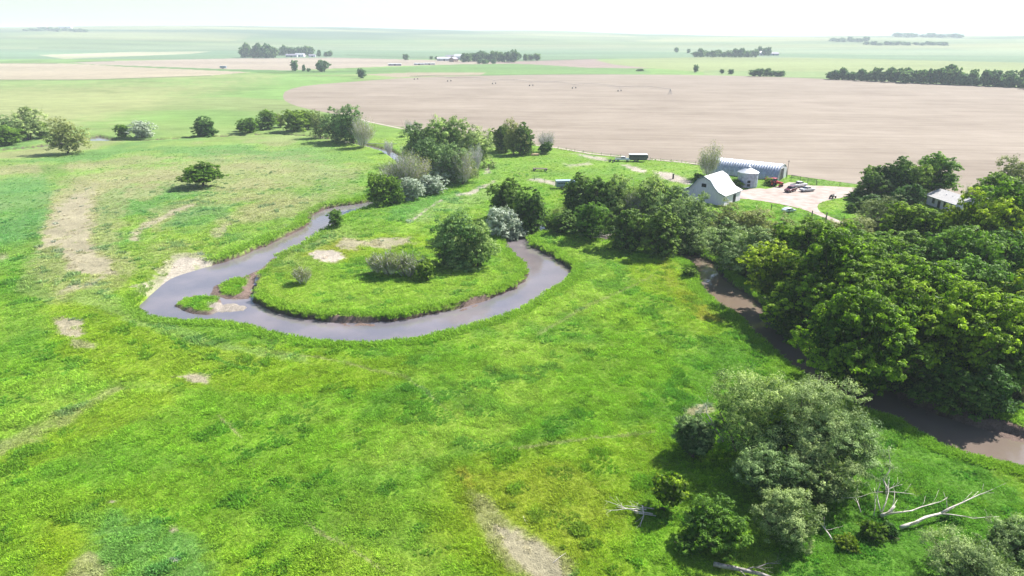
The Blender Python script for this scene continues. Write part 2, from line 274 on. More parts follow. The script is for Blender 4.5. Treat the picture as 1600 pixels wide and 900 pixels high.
# ------------------------------------------------------------------ colours of the ground: grass kinds, dry thatch, bare soil, far fields
def lin(r, g, b, k=1.0):
    f = lambda c: (c / 255 / 12.92 if c <= 10 else ((c / 255 + .055) / 1.055) ** 2.4)
    return np.array([f(r), f(g), f(b)]) * k
K = .40                                                            # albedo of a surface that shows at this value in full sun
GR1 = lin(140, 187, 54, K); GR2 = lin(164, 200, 74, K); GR3 = lin(106, 164, 54, K); OLIVE = lin(158, 188, 46, K); TAN = lin(204, 195, 164, K)
BLUEG = lin(118, 176, 100, K); PALEG = lin(168, 198, 118, K); MUD = lin(160, 138, 128, K); SAND = lin(226, 214, 200, K); THATCH = lin(190, 190, 138, K); ORANGE = lin(182, 178, 70, K)
FARG = lin(150, 190, 112, K)
patches = [  # (colour, strength, softness in px, raggedness in px, outline)
 # --- dull pasture beyond the loop
 (THATCH, .55, 8, 26, [(20, 440), (60, 395), (70, 330), (95, 285), (180, 262), (330, 262), (200, 300), (190, 380), (215, 430), (170, 470), (80, 480)]),
 (THATCH, .5, 5, 16, [(230, 330), (330, 300), (440, 292), (400, 312), (300, 345), (240, 372)]),
 (THATCH, .55, 14, 26, [(240, 262), (330, 240), (480, 245), (570, 262), (560, 280), (440, 296), (300, 300), (230, 290)]),
 (THATCH, .5, 8, 18, [(330, 345), (400, 318), (560, 290), (575, 300), (470, 318), (400, 338), (350, 362)]),
 (BLUEG, .6, 10, 16, [(-40, 285), (70, 268), (85, 300), (70, 345), (30, 380), (-40, 385)]),
 (THATCH, .6, 6, 16, [(-60, 262), (60, 256), (120, 262), (60, 274), (-40, 276)]),
 (THATCH, .6, 6, 12, [(100, 258), (140, 250), (170, 262), (130, 268)]),
 (BLUEG, .55, 5, 8, [(246, 360), (270, 338), (310, 320), (368, 321), (360, 334), (320, 352), (280, 358)]),
 (GR3, .5, 6, 12, [(60, 258), (100, 255), (100, 275), (72, 275)]),
 (THATCH, .85, 5, 14, [(57, 390), (72, 362), (80, 330), (82, 308), (97, 297), (125, 287), (150, 280), (226, 272), (282, 276), (205, 288), (165, 298), (150, 318), (158, 334), (146, 362), (150, 385), (175, 412), (181, 428), (150, 434), (116, 424), (95, 402), (80, 390)]),
 (TAN, .9, 7, 18, [(62, 386), (84, 345), (88, 322), (110, 300), (145, 292), (140, 330), (146, 350), (140, 372), (150, 400), (172, 418), (175, 428), (140, 430), (112, 418), (98, 392)]),
 (TAN, .75, 4, 10, [(88, 466), (100, 448), (125, 440), (170, 434), (150, 444), (118, 456), (96, 470)]),
 (TAN, .85, 3, 7, [(204, 376), (202, 362), (222, 348), (262, 332), (300, 317), (308, 320), (280, 334), (244, 350), (222, 364), (216, 378)]),
 (THATCH, .6, 4, 12, [(190, 300), (240, 285), (262, 296), (226, 318), (200, 310)]),
 (TAN, .6, 3, 9, [(326, 366), (336, 356), (360, 350), (352, 362), (338, 372)]),
 (TAN, .75, 4, 9, [(-10, 402), (8, 398), (15, 404), (0, 410)]),
 # --- yellow-olive bands of the old channel and the lower meadow
 (OLIVE, .6, 12, 18, [(70, 480), (130, 450), (210, 480), (330, 520), (480, 548), (640, 560), (640, 600), (460, 620), (300, 610), (160, 590), (90, 560)]),
 (OLIVE, .6, 14, 24, [(-20, 720), (80, 660), (200, 610), (300, 600), (260, 640), (150, 700), (60, 740), (-20, 760)]),
 (OLIVE, .5, 22, 30, [(700, 740), (760, 700), (900, 680), (1040, 660), (1060, 720), (1010, 780), (980, 860), (1000, 920), (860, 940), (760, 900), (640, 800)]),
 (ORANGE, .28, 20, 34, [(720, 740), (860, 720), (960, 750), (960, 830), (900, 900), (820, 910), (740, 820)]),
 (ORANGE, .75, 8, 14, [(1026, 412), (1040, 405), (1060, 430), (1072, 455), (1105, 480), (1130, 500), (1100, 500), (1060, 470), (1036, 440)]),
 (OLIVE, .6, 8, 14, [(960, 405), (1050, 400), (1100, 470), (1080, 500), (1010, 460)]),
 (OLIVE, .7, 7, 10, [(60, 850), (80, 815), (115, 800), (145, 850), (140, 920), (50, 920)]),
 (BLUEG, .55, 26, 22, [(128, 800), (170, 790), (240, 815), (330, 850), (350, 920), (160, 930), (140, 850)]),
 (THATCH, .7, 6, 12, [(110, 880), (140, 862), (175, 890), (170, 920), (90, 920)]),
 (THATCH, .7, 8, 14, [(738, 768), (760, 775), (800, 818), (850, 850), (900, 880), (915, 920), (830, 920), (780, 870), (750, 820)]),
 (TAN, .85, 6, 12, [(770, 822), (800, 825), (840, 850), (880, 880), (900, 930), (850, 920), (815, 880), (785, 850)]),
 (ORANGE, .7, 5, 7, [(715, 735), (728, 730), (740, 750), (746, 770), (728, 765)]),
 (GR3, .35, 14, 30, [(420, 770), (560, 730), (660, 700), (700, 780), (640, 860), (520, 850), (400, 820)]),
 (GR3, .3, 12, 24, [(130, 680), (230, 690), (300, 720), (160, 770), (40, 740)]),
 (GR3, .5, 14, 30, [(1060, 560), (1150, 500), (1260, 600), (1200, 640), (1080, 640)]),
 (GR3, .8, 14, 20, [(1230, 690), (1400, 650), (1600, 760), (1620, 920), (1200, 920)]),
 (GR3, .5, 6, 12, [(220, 490), (330, 505), (400, 520), (360, 545), (270, 520)]),
 (GR3, .4, 14, 30, [(0, 400), (60, 430), (80, 500), (60, 560), (-20, 560)]),
 (GR2, .6, 10, 18, [(380, 385), (470, 350), (575, 300), (590, 310), (480, 372), (350, 400), (310, 410), (330, 400)]),
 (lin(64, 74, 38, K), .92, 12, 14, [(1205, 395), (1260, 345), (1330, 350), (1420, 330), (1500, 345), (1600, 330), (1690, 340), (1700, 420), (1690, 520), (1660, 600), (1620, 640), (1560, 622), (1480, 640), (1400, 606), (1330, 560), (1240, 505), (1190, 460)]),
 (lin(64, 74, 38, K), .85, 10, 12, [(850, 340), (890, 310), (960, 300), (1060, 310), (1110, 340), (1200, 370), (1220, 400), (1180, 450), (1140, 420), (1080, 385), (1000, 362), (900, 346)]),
 # --- animal trails
 (PALEG, .5, 6, 10, [(95, 470), (150, 445), (215, 478), (260, 500), (330, 530), (480, 556), (480, 566), (320, 545), (220, 510), (150, 480)]), (THATCH, .5, 8, 20, [(150, 620), (200, 600), (60, 690), (-20, 720), (-20, 700), (60, 660)]),
 (THATCH, .7, 1.2, 1.5, [(335, 640), (352, 657), (380, 684), (377, 686), (349, 660)]), (THATCH, .6, 1.2, 2, [(462, 800), (500, 830), (560, 862), (606, 896), (602, 898), (556, 866), (496, 834)]), (THATCH, .45, 1.2, 2, [(400, 548), (520, 560), (640, 590), (700, 640), (697, 641), (636, 593), (518, 563)]),
 (THATCH, .5, 1.2, 2, [(800, 700), (880, 688), (1030, 672), (1030, 675), (880, 692), (800, 704)]), (THATCH, .4, 1.2, 2, [(840, 520), (930, 470), (1020, 430), (1022, 432), (934, 474), (842, 524)]), (GR3, .8, 2, 3, [(225, 500), (300, 545), (400, 580), (398, 584), (296, 550)]),
 # --- bare spots
 (TAN, .95, 3, 11, [(84, 500), (100, 493), (124, 500), (130, 520), (118, 528), (92, 520)]),
 (TAN, .6, 3, 9, [(110, 530), (150, 535), (148, 545), (115, 542)]),
 (TAN, .95, 3, 9, [(273, 588), (300, 582), (332, 584), (326, 602), (298, 600)]),
 (TAN, .9, 2, 3, [(166, 783), (174, 779), (185, 783), (176, 787)]), (TAN, .9, 2, 3, [(262, 828), (272, 822), (278, 828), (270, 832)]), (SAND, .95, 1.5, 2, [(266, 875), (273, 871), (280, 874), (276, 878), (269, 879)]),
 (TAN, .8, 3, 9, [(1068, 640), (1085, 628), (1112, 628), (1120, 640), (1096, 652), (1070, 650)]), (TAN, .8, 2, 4, [(1024, 626), (1040, 624), (1038, 630)]),
 # --- inside the loop
 (OLIVE, .6, 8, 12, [(455, 400), (520, 375), (600, 362), (660, 366), (690, 390), (600, 400), (560, 415), (500, 412)]),
 (ORANGE, .4, 6, 10, [(470, 400), (520, 375), (580, 370), (560, 395), (530, 412)]),
 (SAND, .9, 3, 9, [(482, 398), (492, 392), (520, 388), (542, 402), (528, 410), (500, 410)]), (TAN, .85, 3, 10, [(520, 385), (540, 372), (580, 372), (640, 372), (646, 382), (610, 388), (570, 386), (548, 392)]),
 (GR2, .5, 8, 14, [(400, 440), (560, 420), (700, 440), (800, 440), (700, 480), (560, 490), (440, 480)]),
 (BLUEG, .5, 8, 10, [(600, 330), (660, 305), (740, 300), (700, 320), (650, 345), (610, 345)]),
 (PALEG, .7, 8, 10, [(640, 335), (700, 310), (780, 285), (800, 300), (720, 325), (660, 350)]),
 (SAND, .8, 1.6, 2, [(636, 347), (655, 335), (675, 320), (690, 311), (692, 313), (672, 325), (655, 339), (638, 350)]),
 (SAND, .8, 2, 2.5, [(712, 304), (730, 300), (745, 294), (772, 283), (774, 285), (752, 296), (738, 305), (716, 307)]),
 (SAND, .8, 2, 2.5, [(758, 265), (764, 258), (766, 270), (757, 272)]),
 (SAND, .85, 2, 3, [(822, 281), (840, 279), (870, 284), (868, 290), (845, 286)]),
 (SAND, .85, 2, 4, [(890, 240), (905, 240), (950, 248), (948, 252), (915, 246)]), (SAND, .6, 2, 5, [(880, 256), (900, 258), (920, 253), (925, 257), (890, 262)]),
 (SAND, .9, 2, 4, [(970, 257), (985, 258), (1010, 266), (1008, 272), (990, 268)]), (SAND, .95, 2, 4, [(1020, 267), (1050, 270), (1080, 283), (1082, 290), (1050, 284), (1028, 276)]),
]
far_fields = [  # crisp crop boundaries far out, later ones lie over earlier ones
 (lin(160, 188, 138, K), [(-900, 60), (2500, 60), (2500, 92), (-900, 92)]),
 (lin(138, 182, 132, K), [(-900, 80), (380, 80), (640, 80), (690, 92), (380, 94), (160, 92), (-900, 97)]),
 (lin(214, 216, 170, K), [(60, 86), (200, 82), (330, 81), (300, 84), (100, 92)]),
 (lin(138, 180, 128, K), [(490, 80), (900, 79), (1400, 86), (2500, 92), (2500, 108), (1600, 100), (1200, 88), (940, 92), (820, 96), (690, 93)]),
 (lin(212, 196, 166, K), [(-900, 99), (100, 99), (190, 103), (400, 112), (330, 118), (150, 124), (-900, 128)]),
 (lin(210, 192, 172, K), [(110, 98), (180, 95), (380, 91), (520, 90), (640, 93), (800, 96), (830, 99), (700, 101), (600, 104), (450, 110), (350, 108), (150, 101)]),
 (lin(120, 176, 90, K), [(110, 98.6), (150, 101), (350, 108), (450, 110), (560, 110), (560, 113), (400, 113), (190, 104)]),
 (lin(132, 186, 92, K), [(450, 113), (560, 108), (700, 101), (830, 99), (930, 103), (1010, 109), (1020, 115), (900, 117), (640, 120), (560, 116)]),
 (lin(196, 170, 160, K), [(760, 98), (830, 95), (930, 92), (950, 96), (980, 103), (1030, 107), (920, 106), (840, 101)]),
 (lin(196, 180, 150, K), [(570, 116), (650, 113), (760, 113), (750, 118), (620, 121)]),
 (lin(176, 198, 116, K), [(930, 94), (1100, 89), (1300, 91), (2500, 118), (2500, 140), (1700, 124), (1290, 122), (1150, 116), (1020, 107), (960, 101)]),
 (lin(158, 192, 110, K), [(1100, 110), (1290, 112), (1700, 118), (2500, 130), (2500, 200), (1700, 150), (1290, 122), (1100, 118)]),
]
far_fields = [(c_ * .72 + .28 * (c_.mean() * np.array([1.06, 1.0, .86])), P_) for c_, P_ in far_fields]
def ground_col(x, y):
    x = np.asarray(x, float); y = np.asarray(y, float); n = len(x); rr = np.hypot(x, y)
    px, py = project(x, y, 0.0)
    c = np.empty((n, 3)); a = fbm(x, y, 22, 4, 11)[:, None]; b = fbm(x, y, 7, 4, 12)[:, None]; d = fbm(x, y, 2.2, 3, 13)[:, None]
    c[:] = GR1; c += (GR2 - GR1) * sstep(.46, .68, a); c += (GR3 - c) * sstep(.52, .72, b) * .6
    c += (OLIVE - c) * sstep(.55, .75, fbm(x, y, 30, 3, 14))[:, None] * .5
    c *= (.80 + .40 * d) * (.84 + .32 * fbm(x, y, 1.1, 2, 17)[:, None])
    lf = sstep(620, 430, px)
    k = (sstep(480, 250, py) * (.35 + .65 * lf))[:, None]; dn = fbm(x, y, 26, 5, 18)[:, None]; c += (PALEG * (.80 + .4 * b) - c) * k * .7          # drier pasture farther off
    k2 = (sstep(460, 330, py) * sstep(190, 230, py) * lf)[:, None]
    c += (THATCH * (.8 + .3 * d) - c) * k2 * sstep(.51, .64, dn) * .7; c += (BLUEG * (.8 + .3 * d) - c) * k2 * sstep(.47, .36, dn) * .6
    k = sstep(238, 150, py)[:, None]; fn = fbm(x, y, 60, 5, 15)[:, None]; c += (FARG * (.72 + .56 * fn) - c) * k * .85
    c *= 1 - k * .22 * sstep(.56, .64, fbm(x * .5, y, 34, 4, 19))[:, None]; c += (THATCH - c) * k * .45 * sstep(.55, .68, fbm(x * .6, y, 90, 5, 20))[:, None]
    nz1 = fbm(x, y, 6, 4, 21) - .5; nz2 = fbm(x + 91, y, 2.0, 3, 22) - .5; nz3 = fbm(x, y + 37, 1.5, 4, 24) - .5
    near = py > 205
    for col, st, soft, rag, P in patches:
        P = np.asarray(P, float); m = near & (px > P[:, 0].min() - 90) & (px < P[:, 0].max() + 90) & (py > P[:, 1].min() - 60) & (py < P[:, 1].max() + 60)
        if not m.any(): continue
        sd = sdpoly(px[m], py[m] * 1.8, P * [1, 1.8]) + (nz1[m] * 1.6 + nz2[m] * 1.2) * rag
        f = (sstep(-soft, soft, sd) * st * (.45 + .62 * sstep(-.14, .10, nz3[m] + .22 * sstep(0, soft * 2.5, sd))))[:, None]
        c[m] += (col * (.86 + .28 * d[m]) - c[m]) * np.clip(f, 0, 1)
    # drier, paler grasses in the left pasture, streaks
    m = (py < 232) & (py > 120) & (px < 460)
    if m.any():
        f = sstep(-30, 40, sdpoly(px[m], py[m] * 1.8, np.array([(-900, 130), (250, 128), (420, 124), (300, 150), (190, 185), (60, 210), (-900, 215)]) * [1, 1.8]) + nz1[m] * 60)
        c[m] += (lin(196, 200, 142, K) * (.85 + .3 * fbm(x[m], y[m], 30, 4, 31)[:, None]) - c[m]) * (f * .8)[:, None]
    fm = rr > 560
    if fm.any():
        xf, yf, pf, qf = x[fm], y[fm], px[fm], py[fm]
        cf = c[fm]; st = (fbm(xf * .25, yf, 120, 4, 41) - .5)[:, None]
        cf = cf * (1 + st * .5)
        for col, P in far_fields:
            P = np.asarray(P, float); s = sdpoly(pf, qf * 6, P * [1, 6]); f = np.clip(s / 1.5 + .5, 0, 1)[:, None]
            cf += (col * (1 + st * .6) - cf) * f
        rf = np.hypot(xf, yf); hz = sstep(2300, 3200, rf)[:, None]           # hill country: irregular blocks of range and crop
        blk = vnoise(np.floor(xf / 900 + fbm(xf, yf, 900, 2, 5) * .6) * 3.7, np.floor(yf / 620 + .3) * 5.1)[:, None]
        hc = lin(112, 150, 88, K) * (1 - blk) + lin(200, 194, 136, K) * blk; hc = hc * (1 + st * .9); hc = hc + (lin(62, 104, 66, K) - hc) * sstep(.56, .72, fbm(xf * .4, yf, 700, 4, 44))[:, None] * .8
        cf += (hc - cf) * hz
        for (u0, v0, u1, v1, t) in [(60, 79, 380, 80, .6), (490, 79, 640, 80, .5), (540, 86, 690, 92, .8), (690, 92, 800, 93, .6), (0, 98.5, 90, 99, 1), (120, 96, 180, 95.5, .8), (-400, 126, 150, 124.5, 1.), (150, 124.5, 330, 118, 1.), (400, 113, 640, 111, .9), (640, 119, 900, 115.5, 1.), (900, 115.5, 1290, 122, 1.0), (820, 95.5, 960, 91, .7)]:
            L = np.array([(u0, v0 * 1.0), (u1, v1 * 1.0)]); t_ = np.clip((pf - u0) / (u1 - u0), 0, 1); dd = np.abs(qf - (v0 + (v1 - v0) * t_)); inside = (pf > u0) & (pf < u1)
            f = (np.clip(1.15 - dd / .75, 0, 1) * inside * t * .75)[:, None]; cf += (lin(96, 122, 74, K) - cf) * f
        c[fm] = cf
    # banks, bars and beds
    loc = rr < 420
    if loc.any():
        xl, yl = x[loc], y[loc]; cl = c[loc]; sd = -sdl(xl, yl, RIVER); zz = land(xl, yl); nn = nz2[loc]
        ss = sdl(xl, yl, SANDPOLY); f = (sstep(-.6, .9, ss + nn * 6 + nz1[loc] * 4) * sstep(-.2, .3, sd))[:, None]
        cl += ((SAND * (.8 + .35 * d[loc]) ) - cl) * f * .95
        f2 = (sstep(.30, .46, fbm(xl, yl, 3.2, 3, 23)) * (ss > -1) * (ss < 3.2))[:, None] * 0.35; cl += (OLIVE - cl) * f2
        for P, hi in [(MUDBAR, 1.6), (ISLAND, .15)] + [(q, 99) for q in BARS]:
            s = sdl(xl, yl, P) + (nn * 2.5 if P is not ISLAND else 0); f = (s > -1.6)[:, None] * sstep(-1.6, -.6, s)[:, None]; cl += (np.where(hi == 99, SAND * .85 if P is BAR else MUD, MUD) * (.85 + .3 * d[loc]) - cl) * f
            g = sstep(hi - .4, hi + .5, s + nn * 1.5)[:, None]; cl += (GR1 * (.9 + .3 * b[loc]) - cl) * g
        edge = ((zz < -.45) & (ss < -.5) & (sdl(xl, yl, MUDBAR) < -1) & (sdl(xl, yl, ISLAND) < -1) & (np.max([sdl(xl, yl, q) for q in BARS], axis=0) < -1))[:, None]
        cl = np.where(edge, MUD * .55 * (.7 + .6 * d[loc]), cl)
        c[loc] = cl
    return np.clip(c, 0.002, 1)

# ------------------------------------------------------------------ ground
py_rows = np.concatenate([np.arange(60.0, 70, .22), np.arange(70, 100, .5), np.arange(100, 200, .8), np.arange(200, 910, 1.25), np.arange(910, 1500, 12)])
py_rows = np.concatenate([[57.6, 58.0, 58.4, 58.8, 59.2, 59.6], py_rows])
px_cols = np.concatenate([np.arange(-900, -60, 24.), np.arange(-60, 1660, 2.7), np.arange(1660, 2500, 24.)])
yy = np.array([G(800, p)[1] for p in py_rows]); dep = yy * math.cos(PITCH) + CAM_H * math.sin(PITCH)
X = ((px_cols[None, :] - 800) / FPX * dep[:, None]); Y = np.repeat(yy[:, None], len(px_cols), 1)
xs, ys = X.ravel(), Y.ravel(); zs = land(xs, ys)
nr, nc = X.shape; idx = np.arange(nr * nc).reshape(nr, nc)
Fq = np.stack([idx[1:, :-1], idx[1:, 1:], idx[:-1, 1:], idx[:-1, :-1]], -1).reshape(-1, 4)
def groundmat():
    m, n, o = newmat('ground_cover'); p = n.nodes.new('ShaderNodeBsdfPrincipled'); p.inputs['Roughness'].default_value = .95; p.inputs['Specular IOR Level'].default_value = .1
    at = n.nodes.new('ShaderNodeAttribute'); at.attribute_name = 'col'; g = n.nodes.new('ShaderNodeNewGeometry')
    def noise(s, d): 
        t = n.nodes.new('ShaderNodeTexNoise'); t.inputs['Scale'].default_value = s; t.inputs['Detail'].default_value = d; t.inputs['Roughness'].default_value = .65; n.links.new(g.outputs['Position'], t.inputs['Vector']); return t
    a = noise(1.6, 5); b = noise(7, 3); ad = n.nodes.new('ShaderNodeMath'); ad.operation = 'ADD'; n.links.new(a.outputs[0], ad.inputs[0]); n.links.new(b.outputs[0], ad.inputs[1])
    mr = n.nodes.new('ShaderNodeMapRange'); mr.inputs[1].default_value = .7; mr.inputs[2].default_value = 1.3; mr.inputs[3].default_value = .60; mr.inputs[4].default_value = 1.4; n.links.new(ad.outputs[0], mr.inputs[0])
    mp = n.nodes.new('ShaderNodeMapping'); mp.inputs['Scale'].default_value = (.05, .11, .1); n.links.new(g.outputs['Position'], mp.inputs[0]); t5 = n.nodes.new('ShaderNodeTexNoise'); t5.inputs['Scale'].default_value = 1; t5.inputs['Detail'].default_value = 5; t5.inputs['Roughness'].default_value = .7; n.links.new(mp.outputs[0], t5.inputs['Vector'])
    m5 = n.nodes.new('ShaderNodeMapRange'); m5.inputs[1].default_value = .35; m5.inputs[2].default_value = .65; m5.inputs[3].default_value = .84; m5.inputs[4].default_value = 1.16; n.links.new(t5.outputs[0], m5.inputs[0])
    mm = n.nodes.new('ShaderNodeMath'); mm.operation = 'MULTIPLY'; n.links.new(mr.outputs[0], mm.inputs[0]); n.links.new(m5.outputs[0], mm.inputs[1])
    mu = n.nodes.new('ShaderNodeVectorMath'); mu.operation = 'SCALE'; n.links.new(at.outputs['Color'], mu.inputs[0]); n.links.new(mm.outputs[0], mu.inputs['Scale'])
    n.links.new(mu.outputs[0], p.inputs['Base Color'])
    bp = n.nodes.new('ShaderNodeBump'); bp.inputs['Strength'].default_value = .7; bp.inputs['Distance'].default_value = .25; n.links.new(ad.outputs[0], bp.inputs['Height']); n.links.new(bp.outputs[0], p.inputs['Normal'])
    n.links.new(p.outputs[0], o.inputs[0]); return m
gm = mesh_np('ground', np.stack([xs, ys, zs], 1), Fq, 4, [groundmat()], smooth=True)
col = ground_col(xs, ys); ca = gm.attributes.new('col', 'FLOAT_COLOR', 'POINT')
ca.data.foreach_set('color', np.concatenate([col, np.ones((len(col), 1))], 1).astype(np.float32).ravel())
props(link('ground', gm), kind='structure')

# ------------------------------------------------------------------ water
def watermat(name, base, rough, bs):
    m, n, o = newmat(name); p = n.nodes.new('ShaderNodeBsdfPrincipled'); p.inputs['IOR'].default_value = 1.33; p.inputs['Specular IOR Level'].default_value = .95; p.inputs['Roughness'].default_value = rough
    g = n.nodes.new('ShaderNodeNewGeometry')
    t0 = n.nodes.new('ShaderNodeTexNoise'); t0.inputs['Scale'].default_value = .12; t0.inputs['Detail'].default_value = 5; n.links.new(g.outputs['Position'], t0.inputs['Vector'])
    mx = n.nodes.new('ShaderNodeMix'); mx.data_type = 'RGBA'; mx.inputs[6].default_value = (*base, 1); mx.inputs[7].default_value = (base[0] * 1.45, base[1] * 1.35, base[2] * 1.25, 1)
    mr = n.nodes.new('ShaderNodeMapRange'); mr.inputs[1].default_value = .38; mr.inputs[2].default_value = .66; n.links.new(t0.outputs[0], mr.inputs[0]); n.links.new(mr.outputs[0], mx.inputs[0]); at = n.nodes.new('ShaderNodeAttribute'); at.attribute_name = 'mud'; m2 = n.nodes.new('ShaderNodeMix'); m2.data_type = 'RGBA'; m2.inputs[7].default_value = (.140, .104, .074, 1)
    n.links.new(at.outputs['Fac'], m2.inputs[0]); n.links.new(mx.outputs[2], m2.inputs[6]); n.links.new(m2.outputs[2], p.inputs['Base Color'])
    t = n.nodes.new('ShaderNodeTexNoise'); t.inputs['Scale'].default_value = bs; t.inputs['Detail'].default_value = 4; n.links.new(g.outputs['Position'], t.inputs['Vector'])
    b = n.nodes.new('ShaderNodeBump'); b.inputs['Strength'].default_value = .35; b.inputs['Distance'].default_value = .08; n.links.new(t.outputs[0], b.inputs['Height']); n.links.new(b.outputs[0], p.inputs['Normal'])
    n.links.new(p.outputs[0], o.inputs[0]); return m
WAT = watermat('muddy_water', (.116, .110, .130), .06, .9)
def grow(P, d):
    n = len(P); A = sum(P[i][0] * P[(i + 1) % n][1] - P[(i + 1) % n][0] * P[i][1] for i in range(n)); s = 1 if A > 0 else -1; o = []
    for i in range(n):
        a, b = P[i - 1], P[(i + 1) % n]; tx, ty = b[0] - a[0], b[1] - a[1]; L = math.hypot(tx, ty) + 1e-9; o.append((P[i][0] + ty / L * d * s, P[i][1] - tx / L * d * s))
    return o
def sheet(name, P, z, m, kind='structure'):
    import bmesh
    bm = bmesh.new(); vv = [bm.verts.new((p[0], p[1], z)) for p in P]; f = bm.faces.new(vv); bmesh.ops.triangulate(bm, faces=[f])
    bmesh.ops.recalc_face_normals(bm, faces=bm.faces)
    if bm.faces and bm.faces[0].normal.z < 0: bmesh.ops.reverse_faces(bm, faces=bm.faces)
    me = bpy.data.meshes.new(name); bm.to_mesh(me); bm.free(); me.materials.append(m); o = link(name, me); props(o, kind=kind); return o
gx, gy = np.meshgrid(np.arange(-300, 200, 2.5), np.arange(30, 420, 2.5)); cx, cy_ = (gx + 1.25).ravel(), (gy + 1.25).ravel()
wet = (sdl(cx, cy_, RIVER) > -2.8) | (sdl(cx, cy_, CREEK) > -3.5)
qx, qy = gx.ravel()[wet], gy.ravel()[wet]; nq = len(qx)
QV = np.stack([np.stack([qx, qy], 1), np.stack([qx + 2.5, qy], 1), np.stack([qx + 2.5, qy + 2.5], 1), np.stack([qx, qy + 2.5], 1)], 1).reshape(-1, 2)
key, inv = np.unique(np.round(QV * 4).astype(int), axis=0, return_inverse=True); key = key / 4.0
wm = mesh_np('river_water', np.c_[key, np.full(len(key), -1.0)], inv.reshape(-1, 4), 4, [WAT]); mud = np.clip(sstep(-4, 26, key[:, 0]) * .85 + (fbm(key[:, 0], key[:, 1], 40, 3, 71) - .5) * 1.2, 0, 1)
wa = wm.attributes.new('mud', 'FLOAT', 'POINT'); wa.data.foreach_set('value', mud.astype(np.float32)); props(link('river_water', wm), kind='structure')

# ------------------------------------------------------------------ field, farmyard, tracks
def sheet(name, P, z, m, kind='structure'):
    import bmesh
    bm = bmesh.new(); vv = [bm.verts.new((p[0], p[1], z)) for p in P]; f = bm.faces.new(vv); bmesh.ops.triangulate(bm, faces=[f])
    bmesh.ops.recalc_face_normals(bm, faces=bm.faces)
    if bm.faces[0].normal.z < 0: bmesh.ops.reverse_faces(bm, faces=bm.faces)
    me = bpy.data.meshes.new(name); bm.to_mesh(me); bm.free(); me.materials.append(m); o = link(name, me); props(o, kind=kind); return o
def fieldmat(name, c1, c2, ang, width):
    m, n, o = newmat(name); p = n.nodes.new('ShaderNodeBsdfPrincipled'); p.inputs['Roughness'].default_value = .95; p.inputs['Specular IOR Level'].default_value = .1
    g = n.nodes.new('ShaderNodeNewGeometry'); mp = n.nodes.new('ShaderNodeMapping'); mp.inputs['Rotation'].default_value = (0, 0, ang); n.links.new(g.outputs['Position'], mp.inputs[0])
    m2 = n.nodes.new('ShaderNodeMapping'); m2.inputs['Scale'].default_value = (.022, 1 / width, 1); n.links.new(mp.outputs[0], m2.inputs[0])
    t = n.nodes.new('ShaderNodeTexNoise'); t.inputs['Scale'].default_value = 1; t.inputs['Detail'].default_value = 5; t.inputs['Roughness'].default_value = .7; n.links.new(m2.outputs[0], t.inputs['Vector'])
    t2 = n.nodes.new('ShaderNodeTexNoise'); t2.inputs['Scale'].default_value = .014; t2.inputs['Detail'].default_value = 12; t2.inputs['Roughness'].default_value = .78; n.links.new(g.outputs['Position'], t2.inputs['Vector'])
    m3 = n.nodes.new('ShaderNodeMapping'); m3.inputs['Scale'].default_value = (.003, 1 / (width * 5), 1); n.links.new(mp.outputs[0], m3.inputs[0])
    t3 = n.nodes.new('ShaderNodeTexNoise'); t3.inputs['Scale'].default_value = 1; t3.inputs['Detail'].default_value = 3; n.links.new(m3.outputs[0], t3.inputs['Vector'])
    a0 = n.nodes.new('ShaderNodeMath'); a0.operation = 'MULTIPLY_ADD'; n.links.new(t3.outputs[0], a0.inputs[0]); a0.inputs[1].default_value = .5; n.links.new(t.outputs[0], a0.inputs[2])
    ad = n.nodes.new('ShaderNodeMath'); ad.operation = 'ADD'; n.links.new(a0.outputs[0], ad.inputs[0]); n.links.new(t2.outputs[0], ad.inputs[1])
    mr = n.nodes.new('ShaderNodeMapRange'); mr.inputs[1].default_value = 1.0; mr.inputs[2].default_value = 1.5; n.links.new(ad.outputs[0], mr.inputs[0])
    mx = n.nodes.new('ShaderNodeMix'); mx.data_type = 'RGBA'; mx.inputs[6].default_value = (*c1, 1); mx.inputs[7].default_value = (*c2, 1); n.links.new(mr.outputs[0], mx.inputs[0])
    n.links.new(mx.outputs[2], p.inputs['Base Color']); n.links.new(p.outputs[0], o.inputs[0]); return m
sheet('ploughed_field', smooth_closed(FIELD, 1), .03, fieldmat('ploughed_soil', lin(168, 153, 138, K), lin(206, 192, 176, K), 0.10, 4.5))
SANDY = pmat('field_edge_soil', tuple(lin(232, 214, 200, K)), .95, noise=.12, scale=.4)
EDGE = []
for a, b in [((560, 185), (582, 191)), ((582, 191), (625, 200)), ((625, 200), (680, 207))]: EDGE += [a, b]
sheet('field_headland', ribbon([(560, 186.5), (582, 191.5), (625, 200.5), (680, 207.5), (740, 214.5), (800, 222.5), (867, 230.5), (925, 240.5), (1000, 247.5), (1065, 253.5), (1150, 264)], 2.2), .06, SANDY)
GRAVEL = pmat('pale_gravel', tuple(lin(226, 208, 200, K)), .95, noise=.14, scale=.35, bump=.3, bscale=3, col2=tuple(lin(196, 176, 164, K)))
sheet('farmyard', smooth_closed(YARD, 1), .035, GRAVEL)

